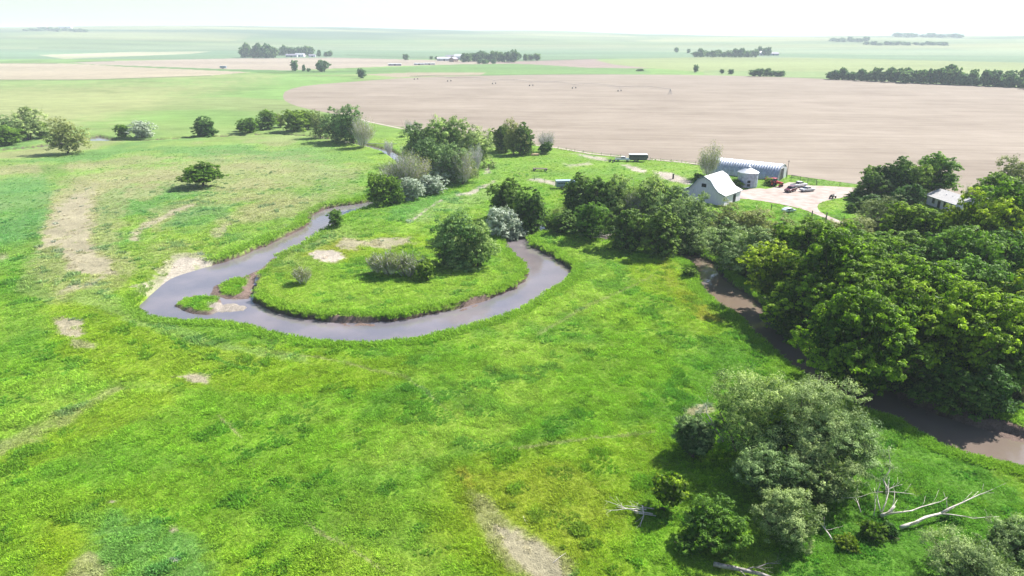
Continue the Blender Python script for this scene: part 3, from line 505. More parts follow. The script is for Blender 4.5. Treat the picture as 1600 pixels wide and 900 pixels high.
# ------------------------------------------------------------------ grass: tufts on the near meadow (nobody could count it)
def grassmat():
    m, n, o = newmat('grass_blade'); at = n.nodes.new('ShaderNodeAttribute'); at.attribute_type = 'INSTANCER'; at.attribute_name = 'gcol'
    a2 = n.nodes.new('ShaderNodeAttribute'); a2.attribute_name = 'tint'
    mr = n.nodes.new('ShaderNodeMapRange'); mr.inputs[3].default_value = .75; mr.inputs[4].default_value = 1.45; n.links.new(a2.outputs['Fac'], mr.inputs[0])
    s = n.nodes.new('ShaderNodeVectorMath'); s.operation = 'SCALE'; n.links.new(at.outputs['Color'], s.inputs[0]); n.links.new(mr.outputs[0], s.inputs['Scale'])
    p = n.nodes.new('ShaderNodeBsdfPrincipled'); p.inputs['Roughness'].default_value = .7; p.inputs['Specular IOR Level'].default_value = .08; n.links.new(s.outputs[0], p.inputs['Base Color'])
    t = n.nodes.new('ShaderNodeBsdfTranslucent'); n.links.new(s.outputs[0], t.inputs[0])
    ms = n.nodes.new('ShaderNodeMixShader'); ms.inputs[0].default_value = .45; n.links.new(p.outputs[0], ms.inputs[1]); n.links.new(t.outputs[0], ms.inputs[2]); n.links.new(ms.outputs[0], o.inputs[0]); return m
GM = grassmat()
def tuft_mesh(seed, nb, rad, h, wd, lean):
    rng = np.random.RandomState(seed); V = []; F = []; T = []
    for i in range(nb):
        a = rng.rand() * 6.283; r = rad * math.sqrt(rng.rand()); x, y = r * math.cos(a), r * math.sin(a); b = rng.rand() * 6.283
        hh = h * (.55 + .6 * rng.rand()) * (1 - .45 * (r / rad) ** 2); l = lean * (.4 + rng.rand()) * hh; c = a + rng.normal() * .7; dx, dy = math.cos(c) * l, math.sin(c) * l
        ux, uy = math.cos(b) * wd / 2, math.sin(b) * wd / 2; k = len(V)
        V += [(x - ux, y - uy, -.03), (x + ux, y + uy, -.03), (x + dx * .4 + ux * .8, y + dy * .4 + uy * .8, hh * .6), (x + dx * .4 - ux * .8, y + dy * .4 - uy * .8, hh * .6), (x + dx + ux * .1, y + dy + uy * .1, hh), (x + dx - ux * .1, y + dy - uy * .1, hh)]
        F += [(k, k + 1, k + 2, k + 3), (k + 3, k + 2, k + 4, k + 5)]; t = rng.rand(); T += [t * .7, t]
    return mesh_np('grass_tuft', V, F, 4, [GM], tint=T)
tc = bpy.data.collections.new('grass_tufts')
for i, a in enumerate([(1, 34, .38, .24, .06, 1.0), (2, 30, .36, .28, .06, 1.2), (3, 28, .42, .20, .08, 1.0), (4, 22, .34, .30, .13, .8)]):
    o = bpy.data.objects.new('grass_tuft', tuft_mesh(*a)); tc.objects.link(o)
def scatter(name, x, y, z, s, rot, idx, colr, kind='stuff'):
    me = bpy.data.meshes.new(name); me.vertices.add(len(x)); me.vertices.foreach_set('co', np.stack([x, y, z], 1).astype(np.float32).ravel())
    for nm, ty, d in (('gs', 'FLOAT', s), ('gr', 'FLOAT', rot), ('gi', 'INT', idx)):
        a = me.attributes.new(nm, ty, 'POINT'); a.data.foreach_set('value', np.asarray(d, np.int32 if ty == 'INT' else np.float32))
    a = me.attributes.new('gcol', 'FLOAT_COLOR', 'POINT'); a.data.foreach_set('color', np.c_[colr, np.ones(len(x))].astype(np.float32).ravel())
    ob = props(link(name, me), kind=kind)
    ng = bpy.data.node_groups.new(name, 'GeometryNodeTree'); ng.interface.new_socket('Geometry', in_out='INPUT', socket_type='NodeSocketGeometry'); ng.interface.new_socket('Geometry', in_out='OUTPUT', socket_type='NodeSocketGeometry')
    N = ng.nodes; gi = N.new('NodeGroupInput'); go = N.new('NodeGroupOutput'); ip = N.new('GeometryNodeInstanceOnPoints'); ci = N.new('GeometryNodeCollectionInfo')
    ci.inputs['Collection'].default_value = tc; ci.inputs['Separate Children'].default_value = True; ci.inputs['Reset Children'].default_value = True
    ip.inputs['Pick Instance'].default_value = True
    def na(nm, ty):
        q = N.new('GeometryNodeInputNamedAttribute'); q.data_type = ty; q.inputs['Name'].default_value = nm; return q
    qs, qr, qi = na('gs', 'FLOAT'), na('gr', 'FLOAT'), na('gi', 'INT'); cx_ = N.new('ShaderNodeCombineXYZ')
    L = ng.links; L.new(gi.outputs[0], ip.inputs['Points']); L.new(ci.outputs[0], ip.inputs['Instance']); L.new(qi.outputs['Attribute'], ip.inputs['Instance Index'])
    L.new(qr.outputs['Attribute'], cx_.inputs['Z']); L.new(cx_.outputs[0], ip.inputs['Rotation']); L.new(qs.outputs['Attribute'], ip.inputs['Scale']); L.new(ip.outputs[0], go.inputs[0])
    md = ob.modifiers.new('grass', 'NODES'); md.node_group = ng; return ob
rg = np.random.RandomState(3)
def cand(r0, r1, sp):
    ax, ay = np.meshgrid(np.arange(-r1, r1, sp), np.arange(r0 * .6, r1, sp)); ax = ax.ravel() + rg.uniform(-.6, .6, ax.size) * sp; ay = ay.ravel() + rg.uniform(-.6, .6, ay.size) * sp
    q = np.hypot(ax, ay); px, py = project(ax, ay); m = (q >= r0) & (q < r1) & (px > -200) & (px < 1820) & (py < 1000); return ax[m], ay[m]
gxs, gys, gss = [], [], []
for r0, r1, sp, s in ((38, 95, .38, .86), (95, 150, .56, 1.12), (150, 230, 1.0, 1.6), (230, 330, 1.6, 1.9)):
    ax, ay = cand(r0, r1, sp); gxs.append(ax); gys.append(ay); gss.append(np.full(len(ax), s))
gx_, gy_, gs_ = map(np.concatenate, (gxs, gys, gss))
gcol = ground_col(gx_, gy_); gz_ = land(gx_, gy_)
green = (gcol[:, 1] - gcol[:, 0]) / gcol[:, 1]
yard_sd = np.maximum(sdl(gx_, gy_, YARD), sdl(gx_, gy_, FIELD)); rsd = -sdl(gx_, gy_, RIVER)
keep = (gz_ > -.62) & (rg.rand(len(gx_)) < np.clip((green + .10) / .15, .06, 1)) & (yard_sd < -.3) & (sdl(gx_, gy_, BAR) < -1)
lump = fbm(gx_, gy_, 1.6, 3, 61); wd_ = fbm(gx_, gy_, 9, 3, 62)
size = gs_ * (.6 + .75 * sstep(.36, .7, lump)) * (.75 + .5 * wd_) * (1 - .62 * sstep(150, 300, np.hypot(gx_, gy_))); fr = (rsd < 2.6) & (rsd > -3); size = np.where(fr, gs_ * (1.35 + .6 * rg.rand(len(gx_))), size)
gi_ = np.where((fbm(gx_, gy_, 3.5, 3, 63) > .66) & ~fr, 3, rg.randint(0, 3, len(gx_)))
gc = gcol * 2.1 * (.82 + .36 * rg.rand(len(gx_), 1)); wk = (gi_ == 3)[:, None]; gc = np.where(wk, gc * [.66, .80, .9], gc); gc = np.where(fr[:, None], gc * .35 + GR1 * 1.2, gc)
k = keep
scatter('grass', gx_[k], gy_[k], gz_[k], size[k], rg.rand(k.sum()) * 6.28, gi_[k], gc[k])

# ------------------------------------------------------------------ trees
def sphere_dirs(rng, n):
    d = rng.normal(size=(n, 3)); return d / np.linalg.norm(d, axis=1, keepdims=True)
def leaf_quads(rng, c, nrm, size, asp, droop=None):
    n = len(c); r = rng.normal(size=(n, 3)); u = np.cross(nrm, r); u /= np.linalg.norm(u, axis=1, keepdims=True) + 1e-9
    if droop is not None: u = u * .5 + droop; u /= np.linalg.norm(u, axis=1, keepdims=True) + 1e-9
    v = np.cross(nrm, u); v /= np.linalg.norm(v, axis=1, keepdims=True) + 1e-9; s = size[:, None]
    V = np.stack([c - u * s, c - v * s * asp + u * s * .1, c + u * s, c + v * s * asp + u * s * .1], 1).reshape(-1, 3)
    return V, np.arange(4 * n).reshape(-1, 4)
def crown_mesh(name, seed, W, H, base, nl, ns, nleaf, ls, asp, mat, lobe=(.26, .40), feather=0.0, top=1.0, reach=(.45, .80), cr=.62, sub=(.26, .42), flat=.85, lobes=None, core=700):
    """leaf blades gathered in clumps along the boughs: nl boughs, ns clumps on each, nleaf blades in a clump"""
    rng = np.random.RandomState(seed); z0 = H * base; cz = (H + z0) / 2; rz = (H - z0) / 2; rx = W / 2
    if lobes is None:
        D = sphere_dirs(rng, nl * 3); D = D[D[:, 2] > -.75][:nl]; D[:, 2] = D[:, 2] * top
        k = rng.uniform(*reach, len(D))[:, None]; Lc = D * k * [rx, rx, rz] + [0, 0, cz]
        Lc[:, :2] *= np.clip(1 + .2 * rng.normal(size=(len(D), 1)), .7, 1.22)
        m_ = max(4, nl // 3); an = rng.rand(m_) * 6.283; rr_ = rng.uniform(.25, .78, m_) * rx
        Lc = np.concatenate([Lc, np.stack([rr_ * np.cos(an), rr_ * np.sin(an), z0 + rng.uniform(.12, .42, m_) * (H - z0)], 1)])
        Lr = rng.uniform(*lobe, len(Lc)) * rx * np.interp(Lc[:, 2], [z0, H], [1.0, .85])
    else:
        L = np.array(lobes, float); Lc = L[:, :3]; Lr = L[:, 3]
    cs, nn, tt, sz = [], [], [], []
    for i in range(len(Lc)):
        d = sphere_dirs(rng, int(ns * 1.7)); d = d[d[:, 2] > -.55 + .3 * rng.rand(len(d))][:ns]
        sc_ = Lc[i] + d * Lr[i] * rng.uniform(.55, 1.0, len(d))[:, None] * [1, 1, flat]; sr = Lr[i] * rng.uniform(*sub, len(d)); ti = rng.uniform(-.18, .18)
        ok = np.ones(len(sc_), bool)
        for j in range(len(Lc)):
            if j != i: ok &= (np.linalg.norm(sc_ - Lc[j], axis=1) > Lr[j] * .55)
        sc_, sr, d = sc_[ok], sr[ok], d[ok]
        for s_, r_, d_ in zip(sc_, sr, d):
            e = sphere_dirs(rng, nleaf); e[:, 2] = np.abs(e[:, 2]) * .9 - .25; q = rng.uniform(.35, 1.0, nleaf)[:, None]
            c_ = s_ + e * q * r_ * [1, 1, .75]
            if feather: c_ += (d_ * .6 + [0, 0, .25]) * rng.rand(nleaf, 1) ** 2 * r_ * feather
            n_ = e * .6 + d_ * .45 + [0, 0, .45] + rng.normal(size=(nleaf, 3)) * .34; n_ /= np.linalg.norm(n_, axis=1, keepdims=True)
            cs.append(c_); nn.append(n_); tt.append(np.clip(rng.uniform(.1, .85) + ti + rng.normal(size=nleaf) * .16, 0, 1)); sz.append(ls * rng.uniform(.6, 1.25, nleaf))
    if core:  # large dark filler leaves: the crown's inner shade is put into their tint
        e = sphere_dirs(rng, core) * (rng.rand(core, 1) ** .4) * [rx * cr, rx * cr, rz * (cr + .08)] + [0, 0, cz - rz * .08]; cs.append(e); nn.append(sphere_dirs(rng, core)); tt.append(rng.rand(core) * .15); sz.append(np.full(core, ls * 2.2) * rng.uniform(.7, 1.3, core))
    c = np.concatenate(cs); n_ = np.concatenate(nn); t = np.concatenate(tt); s = np.concatenate(sz)
    V, F = leaf_quads(rng, c, n_, s, asp)
    return mesh_np(name, V, F, 4, [mat], tint=t), Lc, Lr
def wood_mesh(name, seed, H, Lc, Lr, m, r0, stems=1, fork=.22, nb=14, spread=.0):
    rng = np.random.RandomState(seed); b = MB(); order = rng.permutation(len(Lc))[:nb]
    st = []
    for s in range(stems):
        a = 6.283 * s / stems + rng.rand(); x, y = spread * math.cos(a), spread * math.sin(a)
        f = Vector((x * 1.6 + rng.normal() * .25, y * 1.6 + rng.normal() * .25, H * fork * rng.uniform(.85, 1.15))); st.append(f)
        b.tube([(x, y, -.4), (x + rng.normal() * .08, y + rng.normal() * .08, f.z * .5), f], [r0 * 1.25, r0, r0 * .85], 7)
    for i in order:
        p = Vector(Lc[i]); f = min(st, key=lambda q: (q.xy - p.xy).length); m1 = f.lerp(p, .5) + Vector((rng.normal() * .3, rng.normal() * .3, -.12 * (p - f).length + rng.rand() * .3)); L = (p - f).length
        b.tube([f - Vector((0, 0, .15)), m1, p], [r0 * .55, r0 * .35, r0 * .16], 5, cap=False)
        for _ in range(2):
            e = p + Vector(rng.normal(size=3)) * Lr[i] * .6; b.tube([m1.lerp(p, rng.uniform(.2, .9)), e], [r0 * .14, .015], 4, cap=False)
    return b.mesh(name, m, smooth=True)
def twig_mesh(name, seed, W, H, mat, n=260, fan=.5, leaf=None, nleaf=1500, ls=.12):
    """a crown of bare or barely budding twigs that fan out upward"""
    rng = np.random.RandomState(seed); V = []; F = []; T = []; tips = []
    ns_ = 11; SA = [(rng.rand() * 6.283, math.sqrt(rng.rand()) * fan, rng.uniform(.68, 1.05)) for _ in range(ns_)]
    for i in range(n):
        sa, sr, sh = SA[i % ns_]; a = sa + rng.normal() * .22 / max(sr / fan, .25); rr = np.clip(sr + rng.normal() * .10 * fan, 0, fan * 1.05); h = H * (1 - .25 * (rr / max(fan, .01)) ** 2) * sh * rng.uniform(.55, 1.02)
        bx, by = math.cos(a) * rr * W * .15, math.sin(a) * rr * W * .15; tx, ty = math.cos(a) * rr * W * .5 / max(fan, .01) * rng.uniform(.8, 1.1), math.sin(a) * rr * W * .5 / max(fan, .01) * rng.uniform(.8, 1.1)
        z0 = H * rng.uniform(.05, .3); P = [Vector((bx * 1.5, by * 1.5, z0)), Vector((tx * .72, ty * .72, z0 + (h - z0) * .5)), Vector((tx, ty, h))]
        tn = rng.rand()
        for k in range(7):
            if k == 0: S, E, w0 = P[0], P[2], .035
            else:
                S = P[1].lerp(P[2], rng.uniform(-.5, .8)); dv = Vector((rng.normal() * .5, rng.normal() * .5, rng.uniform(.3, 1.0))); E = S + dv * H * .13; w0 = .017
            M = S.lerp(E, .5) if k else P[1]
            for A, B, w1, w2 in ((S, M, w0, w0 * .8), (M, E, w0 * .8, .008)):
                sd = Vector((rng.normal(), rng.normal(), .1)).normalized(); q = len(V); V += [A - sd * w1, A + sd * w1, B + sd * w2, B - sd * w2]; F.append((q, q + 1, q + 2, q + 3)); T.append(np.clip(tn + rng.normal() * .2, 0, 1))
            tips.append(E); tips.append(M)
    mi = [0] * len(F); V = np.array([tuple(v) for v in V]); F = np.array(F)
    mats = [mat]
    if leaf is not None:
        tp = np.array([tuple(t) for t in tips]); c = tp[rng.randint(0, len(tp), nleaf)] + rng.normal(size=(nleaf, 3)) * H * .035; nm = sphere_dirs(rng, nleaf)
        V2, F2 = leaf_quads(rng, c, nm, ls * rng.uniform(.6, 1.2, nleaf), .5); F = np.concatenate([F, F2 + len(V)]); V = np.concatenate([V, V2]); mi += [1] * nleaf; T += list(rng.rand(nleaf)); mats.append(leaf)
    return mesh_np(name, V, F, 4, mats, tint=T, mi=mi)
PROTO = {}
def proto(kind, W, H, crown, wood): PROTO.setdefault(kind, []).append((W, H, crown, wood))
def leafy(kind, seed, W, H, base, mat, nl=30, ns=17, nleaf=20, ls=.26, asp=.55, r0=.28, bark=None, stems=1, fork=.22, nb=12, **kw):
    c, Lc, Lr = crown_mesh('crown', seed, W, H, base, nl, ns, nleaf, ls, asp, mat, **kw)
    proto(kind, W, H, c, wood_mesh('trunk', seed, H, Lc, Lr, bark or BARK, r0, stems, fork, nb, spread=.5 if stems > 1 else 0))
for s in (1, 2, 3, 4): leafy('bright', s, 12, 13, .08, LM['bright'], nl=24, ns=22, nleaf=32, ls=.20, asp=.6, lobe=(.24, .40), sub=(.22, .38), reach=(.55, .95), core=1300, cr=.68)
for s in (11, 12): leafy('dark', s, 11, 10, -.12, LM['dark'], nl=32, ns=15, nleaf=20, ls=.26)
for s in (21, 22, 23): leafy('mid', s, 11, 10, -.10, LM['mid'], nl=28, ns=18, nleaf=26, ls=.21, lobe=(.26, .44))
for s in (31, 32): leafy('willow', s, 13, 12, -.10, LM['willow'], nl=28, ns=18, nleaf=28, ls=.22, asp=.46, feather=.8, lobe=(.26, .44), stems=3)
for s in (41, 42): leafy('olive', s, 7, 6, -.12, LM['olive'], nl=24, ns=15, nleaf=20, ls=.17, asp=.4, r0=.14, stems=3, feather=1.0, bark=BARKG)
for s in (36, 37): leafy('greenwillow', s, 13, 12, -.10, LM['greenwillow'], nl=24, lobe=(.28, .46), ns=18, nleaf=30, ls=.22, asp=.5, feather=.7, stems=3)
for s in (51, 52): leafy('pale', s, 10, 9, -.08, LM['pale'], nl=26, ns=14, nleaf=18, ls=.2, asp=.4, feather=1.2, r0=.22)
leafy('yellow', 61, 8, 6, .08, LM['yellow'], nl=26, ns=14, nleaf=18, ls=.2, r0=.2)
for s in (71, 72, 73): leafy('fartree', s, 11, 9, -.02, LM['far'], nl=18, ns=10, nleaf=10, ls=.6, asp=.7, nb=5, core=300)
for s in (81, 82): leafy('shrub', s, 4, 2.6, .0, LM['mid'], nl=14, ns=12, nleaf=16, ls=.13, r0=.07, stems=3, fork=.1, nb=6)
leafy('darkshrub', 83, 4, 2.6, .0, LM['dark'], nl=14, ns=12, nleaf=16, ls=.14, r0=.07, stems=3, fork=.1, nb=6)
def twiggy(kind, seed, W, H, n, fan, leaf, nleaf, ls, r0=.12, stems=4):
    t = twig_mesh('crown', seed, W, H, LM['twig'], n, fan, leaf, nleaf, ls); rng = np.random.RandomState(seed); b = MB()
    for s in range(stems):
        a = 6.283 * s / stems; x, y = .25 * math.cos(a), .25 * math.sin(a); k = rng.uniform(.10, .2)
        b.tube([(x, y, -.3), (x * 2 + W * k * .3 * math.cos(a), y * 2 + W * k * .3 * math.sin(a), H * .3), (W * k * 1.3 * math.cos(a + .3), W * k * 1.3 * math.sin(a + .3), H * .7)], [r0, r0 * .7, r0 * .25], 5)
    proto(kind, W, H, t, b.mesh('trunk', BARKG, smooth=True))
for s in (91, 92): twiggy('grey', s, 9, 10, 230, .75, LM['pale'], 5200, .13)
for s in (93,): twiggy('greyfan', s, 7, 10, 200, .5, LM['dark'], 1200, .14)
for s in (95,): twiggy('greenish', s, 9, 9, 230, .8, LM['pale'], 4200, .15)
twiggy('greyshrub', 96, 4, 3, 170, .8, LM['pale'], 5200, .075, r0=.05)
cnt = {}
trng = random.Random(5)
def plant(kind, x, y, h, w_, name, label, cat='tree', group=None, z=None):
    i = cnt.get(kind, 0); cnt[kind] = i + 1; W, H, cm, wm_ = PROTO[kind][i % len(PROTO[kind])]
    if z is None: z = float(land(np.array([x]), np.array([y]))[0])
    r = thing(name, label, cat, (x, y, z - .05), trng.uniform(0, 6.28), group, (w_ / W, w_ / W, h / H))
    link('crown', cm, r); link('trunk', wm_, r); return r
def tree(kind, px, ptop, h, w_, name, label, cat='tree', group=None):
    x, y = G(px, ptop, h * .93); return plant(kind, x, y, h, w_, name, label, cat, group)

# ------------------------------------------------------------------ the farm
WHITE = pmat('white_painted_wood', (.80, .70, .84), .7, noise=.06, scale=1.2, stretch=(6, 6, .6), bump=.15, bscale=8)
WHITER = pmat('pale_metal_roof', (.43, .44, .46), .55, noise=.12, scale=.6)
GALV = pmat('galvanised_steel', (.36, .40, .48), .42, metal=.35, noise=.15, scale=1.3)
GALVL = pmat('light_galvanised_steel', (.50, .53, .57), .5, metal=.3, noise=.08, scale=1.5)
DARK = pmat('dark_interior', (.012, .013, .02), .9, noise=.2)
RUB = pmat('tyre_rubber', (.02, .02, .02), .85, noise=.2); RIM = pmat('wheel_rim', (.45, .45, .47), .35, metal=.7, noise=.1)
GLASS = pmat('dark_window_glass', (.015, .02, .028), .06, noise=.1, spec=.8)
def paint(n, c): return pmat(n, c, .28, noise=.04, scale=3, spec=.6)
PW = paint('white_paint', (.74, .76, .78)); PS = paint('silver_paint', (.55, .58, .62)); PR = paint('dark_red_paint', (.10, .012, .022)); PRED = paint('red_paint', (.42, .02, .03)); PK = paint('black_paint', (.018, .018, .022)); PBL = paint('blue_grey_paint', (.16, .22, .33)); PGR = paint('grey_green_paint', (.10, .16, .10))
REDL = paint('red_lamp', (.4, .01, .01)); WL = paint('clear_lamp', (.7, .7, .68)); SHIN = pmat('tan_roof_shingle', (.38, .37, .37), .9, noise=.10, scale=2.2, bump=.4, bscale=9)
WOODP = pmat('weathered_post_wood', (.13, .11, .09), .9, noise=.3, scale=6); TANL = pmat('tan_wood', (.50, .34, .22), .9, noise=.2, scale=4)
def local(o, d):
    """root placement from a ground point and a heading vector"""
    return (o[0], o[1], 0.0), math.atan2(d[1], d[0])
# --- barn: x along the ridge, y across (towards the yard is negative)
A = G(1130.8, 322.7); loc, rz = local(A, (.66, .75))
bl = 10.6; W2 = 6.5
barn = thing('barn', 'white barn with a double pitched pale roof in front of the round grain bin', 'barn', loc, rz)
prof = [(0, 3.0), (1.9, 3.75), (3.4, 5.2), (4.6, 6.7), (6.5, 7.6), (8.4, 6.7), (9.6, 5.2), (11.1, 3.75), (13.0, 3.0)]
b = MB(); pts = [(0, 0)] + prof + [(13.0, 0)]; n_ = len(pts)
V = [(0, y, z) for y, z in pts] + [(bl, y, z) for y, z in pts]; b.add(V, [tuple(range(n_)), tuple(range(2 * n_ - 1, n_ - 1, -1)), (0, n_, n_ + 1, 1), (n_ - 1, n_ - 2, 2 * n_ - 2, 2 * n_ - 1)]); b.build('wall', WHITE, barn)
for nm, seg in (('roof_panel', prof[0:4]), ('roof_panel', prof[3:5]), ('roof_panel', prof[4:6]), ('roof_panel', prof[5:9])):
    b = MB(); t = .12; x0, x1 = -.35, bl + .35; seg = list(seg)
    if seg[0] == prof[0]: seg[0] = (-.4, 2.88)
    if seg[-1] == prof[-1]: seg[-1] = (13.4, 2.88)
    up = [(y, z + t + .02) for y, z in seg]; dn = [(y, z + .02) for y, z in seg]; k = len(seg)
    V = [(x0, y, z) for y, z in up] + [(x1, y, z) for y, z in up] + [(x0, y, z) for y, z in dn] + [(x1, y, z) for y, z in dn]
    F = []
    for i in range(k - 1): F += [(i, i + 1, k + i + 1, k + i)[::-1], (2 * k + i, 2 * k + i + 1, 3 * k + i + 1, 3 * k + i), (i, 2 * k + i, 2 * k + i + 1, i + 1)[::-1], (k + i, k + i + 1, 3 * k + i + 1, 3 * k + i)[::-1]]
    F += [(0, k, 3 * k, 2 * k), (k - 1, 3 * k - 1, 4 * k - 1, 2 * k - 1)]; b.add(V, F); b.build(nm, WHITER, barn)
for x0, x1 in ((-.42, -.36), (bl + .36, bl + .42)):
    b = MB()
    q = [(-.4, 2.86)] + prof[1:-1] + [(13.4, 2.86)]
    for (y0, z0), (y1, z1) in zip(q[:-1], q[1:]): b.add([(x0, y0, z0 - .16), (x1, y0, z0 - .16), (x1, y1, z1 - .16), (x0, y1, z1 - .16), (x0, y0, z0 + .12), (x1, y0, z0 + .12), (x1, y1, z1 + .12), (x0, y1, z1 + .12)], [(0, 1, 5, 4), (3, 7, 6, 2), (0, 4, 7, 3), (1, 2, 6, 5), (4, 5, 6, 7), (0, 3, 2, 1)])
    b.build('trim_board', PBL if x0 < 0 else WHITE, barn)
b = MB(); b.tube([(-.3, 4.6, 6.86), (bl + .3, 4.6, 6.86)], .05, 5); b.build('roof_seam', GALV, barn)
for sx in range(1, 7):
    b = MB(); xx = bl * sx / 7; b.tube([(xx, y_, z_ + .15) for y_, z_ in prof], .022, 4, cap=False); b.build('roof_seam', GALV, barn)
MB().box(5.6, 7.2, -.05, .10, .05, 2.45).build('door', DARK, barn)
d_ = MB().box(7.25, 9.4, -.12, -.02, .1, 2.5).build('sliding_door', WHITE, barn); MB().box(5.4, 9.6, -.16, -.10, 2.52, 2.62).build('door_rail', GALV, d_)
MB().box(-.06, .02, 5.8, 7.2, 4.6, 5.6).build('loft_door', DARK, barn)
# --- quonset shed
q0 = G(1110, 271); q1 = G(1215, 283); dx, dy = q1[0] - q0[0], q1[1] - q0[1]; QL = math.hypot(dx, dy); loc, rz = local(q0, (dx, dy)); QR = 4.9
qs = thing('arched_shed', 'long arched corrugated steel shed behind the grain bin', 'shed', loc, rz)
nrib = 26; nx = nrib * 4 + 1; na_ = 22; V = []; F = []
for i in range(nx):
    x = QL * i / (nx - 1); rr_ = QR + .13 * math.cos(i * math.pi / 2)
    for j in range(na_):
        a = math.pi * j / (na_ - 1); V.append((x, QR - math.cos(a) * rr_, math.sin(a) * rr_ * .98))
F = [(i * na_ + j, (i + 1) * na_ + j, (i + 1) * na_ + j + 1, i * na_ + j + 1) for i in range(nx - 1) for j in range(na_ - 1)]
me_ = mesh_np('roof_shell', V, F, 4, [GALV], smooth=True); link('roof_shell', me_, qs)
for x, s in ((.05, -1), (QL - .05, 1)):
    b = MB(); arc = [(x, QR - math.cos(math.pi * j / 20) * (QR - .12), math.sin(math.pi * j / 20) * (QR - .12) * .98) for j in range(21)]; b.add(arc, [tuple(range(21)) if s > 0 else tuple(range(20, -1, -1))]); b.build('end_wall', GALVL, qs)
b = MB(); b.tube([(QL + .02, QR - math.cos(math.pi * j / 20) * (QR + .05), math.sin(math.pi * j / 20) * (QR + .05) * .98) for j in range(21)], .12, 5); b.build('arch_trim', WHITER, qs)
dr = MB().box(QL - .02, QL + .06, 1.9, 5.4, .05, 3.6).build('door_opening', DARK, qs)
b = MB(); b.box(QL + .06, QL + .14, 1.7, 1.9, 0, 3.8); b.box(QL + .06, QL + .14, 5.4, 5.6, 0, 3.8); b.box(QL + .06, QL + .14, 1.9, 5.4, 3.6, 3.8); b.build('door_frame', WHITER, dr)
MB().box(QL + .08, QL + .16, 5.65, 8.6, .05, 3.5).build('sliding_door', GALVL, qs)
po = thing('utility_pole', 'thin pole standing at the far corner of the arched shed', 'pole', (*G(1229, 279), 0)); MB().tube([(0, 0, -.3), (0, 0, 6.2)], [.10, .07], 8).build('shaft', WOODP, po); MB().box(-.35, .35, -.04, .04, 5.6, 5.72).build('crossarm', WOODP, po)
# --- grain bin
bc = G(1170, 293); gb = thing('grain_bin', 'round corrugated steel grain bin with a conical roof between barn and shed', 'grain bin', (bc[0], bc[1] + 2.0, 0), 0)
k = 40
for r in range(5):
    z0 = r * .92; V = []; F = []; rows = 10
    for i in range(rows + 1):
        z = z0 + .9 * i / rows; rad = 3.05 + (.03 if i % 2 else 0)
        V += [(rad * math.cos(2 * math.pi * j / k), rad * math.sin(2 * math.pi * j / k), z) for j in range(k)]
    F = [(i * k + j, i * k + (j + 1) % k, (i + 1) * k + (j + 1) % k, (i + 1) * k + j) for i in range(rows) for j in range(k)]
    link('wall_ring', mesh_np('wall_ring', V, F, 4, [GALV], smooth=False), gb)
b = MB(); b.tube([(0, 0, 4.55), (0, 0, 4.6), (0, 0, 6.0), (0, 0, 6.05)], [3.3, 3.3, .42, .40], 40); rf = b.build('roof', GALVL, gb)
b = MB()
for j in range(20):
    a = 2 * math.pi * j / 20; b.tube([(3.25 * math.cos(a), 3.25 * math.sin(a), 4.66), (.42 * math.cos(a), .42 * math.sin(a), 6.05)], .035, 4, cap=False)
b.build('roof_rib', GALVL, rf)
MB().tube([(0, 0, 6.0), (0, 0, 6.3), (0, 0, 6.32), (0, 0, 6.5)], [.4, .4, .52, .1], 12).build('roof_cap', GALV, rf)
a = -1.75; hx, hy = math.cos(a), math.sin(a)
for z0, z1 in ((.5, 1.3), (1.6, 2.4)):
    b = MB(); u = (-hy, hx); P = [(hx * 3.1 + u[0] * s, hy * 3.1 + u[1] * s) for s in (-.45, .45)]; Q = [(hx * 3.16 + u[0] * s, hy * 3.16 + u[1] * s) for s in (-.45, .45)]
    b.add([(P[0][0], P[0][1], z0), (P[1][0], P[1][1], z0), (Q[1][0], Q[1][1], z0), (Q[0][0], Q[0][1], z0), (P[0][0], P[0][1], z1), (P[1][0], P[1][1], z1), (Q[1][0], Q[1][1], z1), (Q[0][0], Q[0][1], z1)], [(0, 3, 2, 1), (4, 5, 6, 7), (0, 1, 5, 4), (1, 2, 6, 5), (2, 3, 7, 6), (3, 0, 4, 7)]); b.build('hatch', DARK, gb)
b = MB(); a = -1.1; hx, hy = math.cos(a), math.sin(a); u = (-hy, hx)
for s in (-.2, .2): b.tube([(hx * 3.2 + u[0] * s, hy * 3.2 + u[1] * s, .3), (hx * 3.2 + u[0] * s, hy * 3.2 + u[1] * s, 4.7)], .025, 5)
for i in range(14): b.tube([(hx * 3.2 - u[0] * .2, hy * 3.2 - u[1] * .2, .5 + i * .3), (hx * 3.2 + u[0] * .2, hy * 3.2 + u[1] * .2, .5 + i * .3)], .018, 4)
b.build('ladder', GALVL, gb)
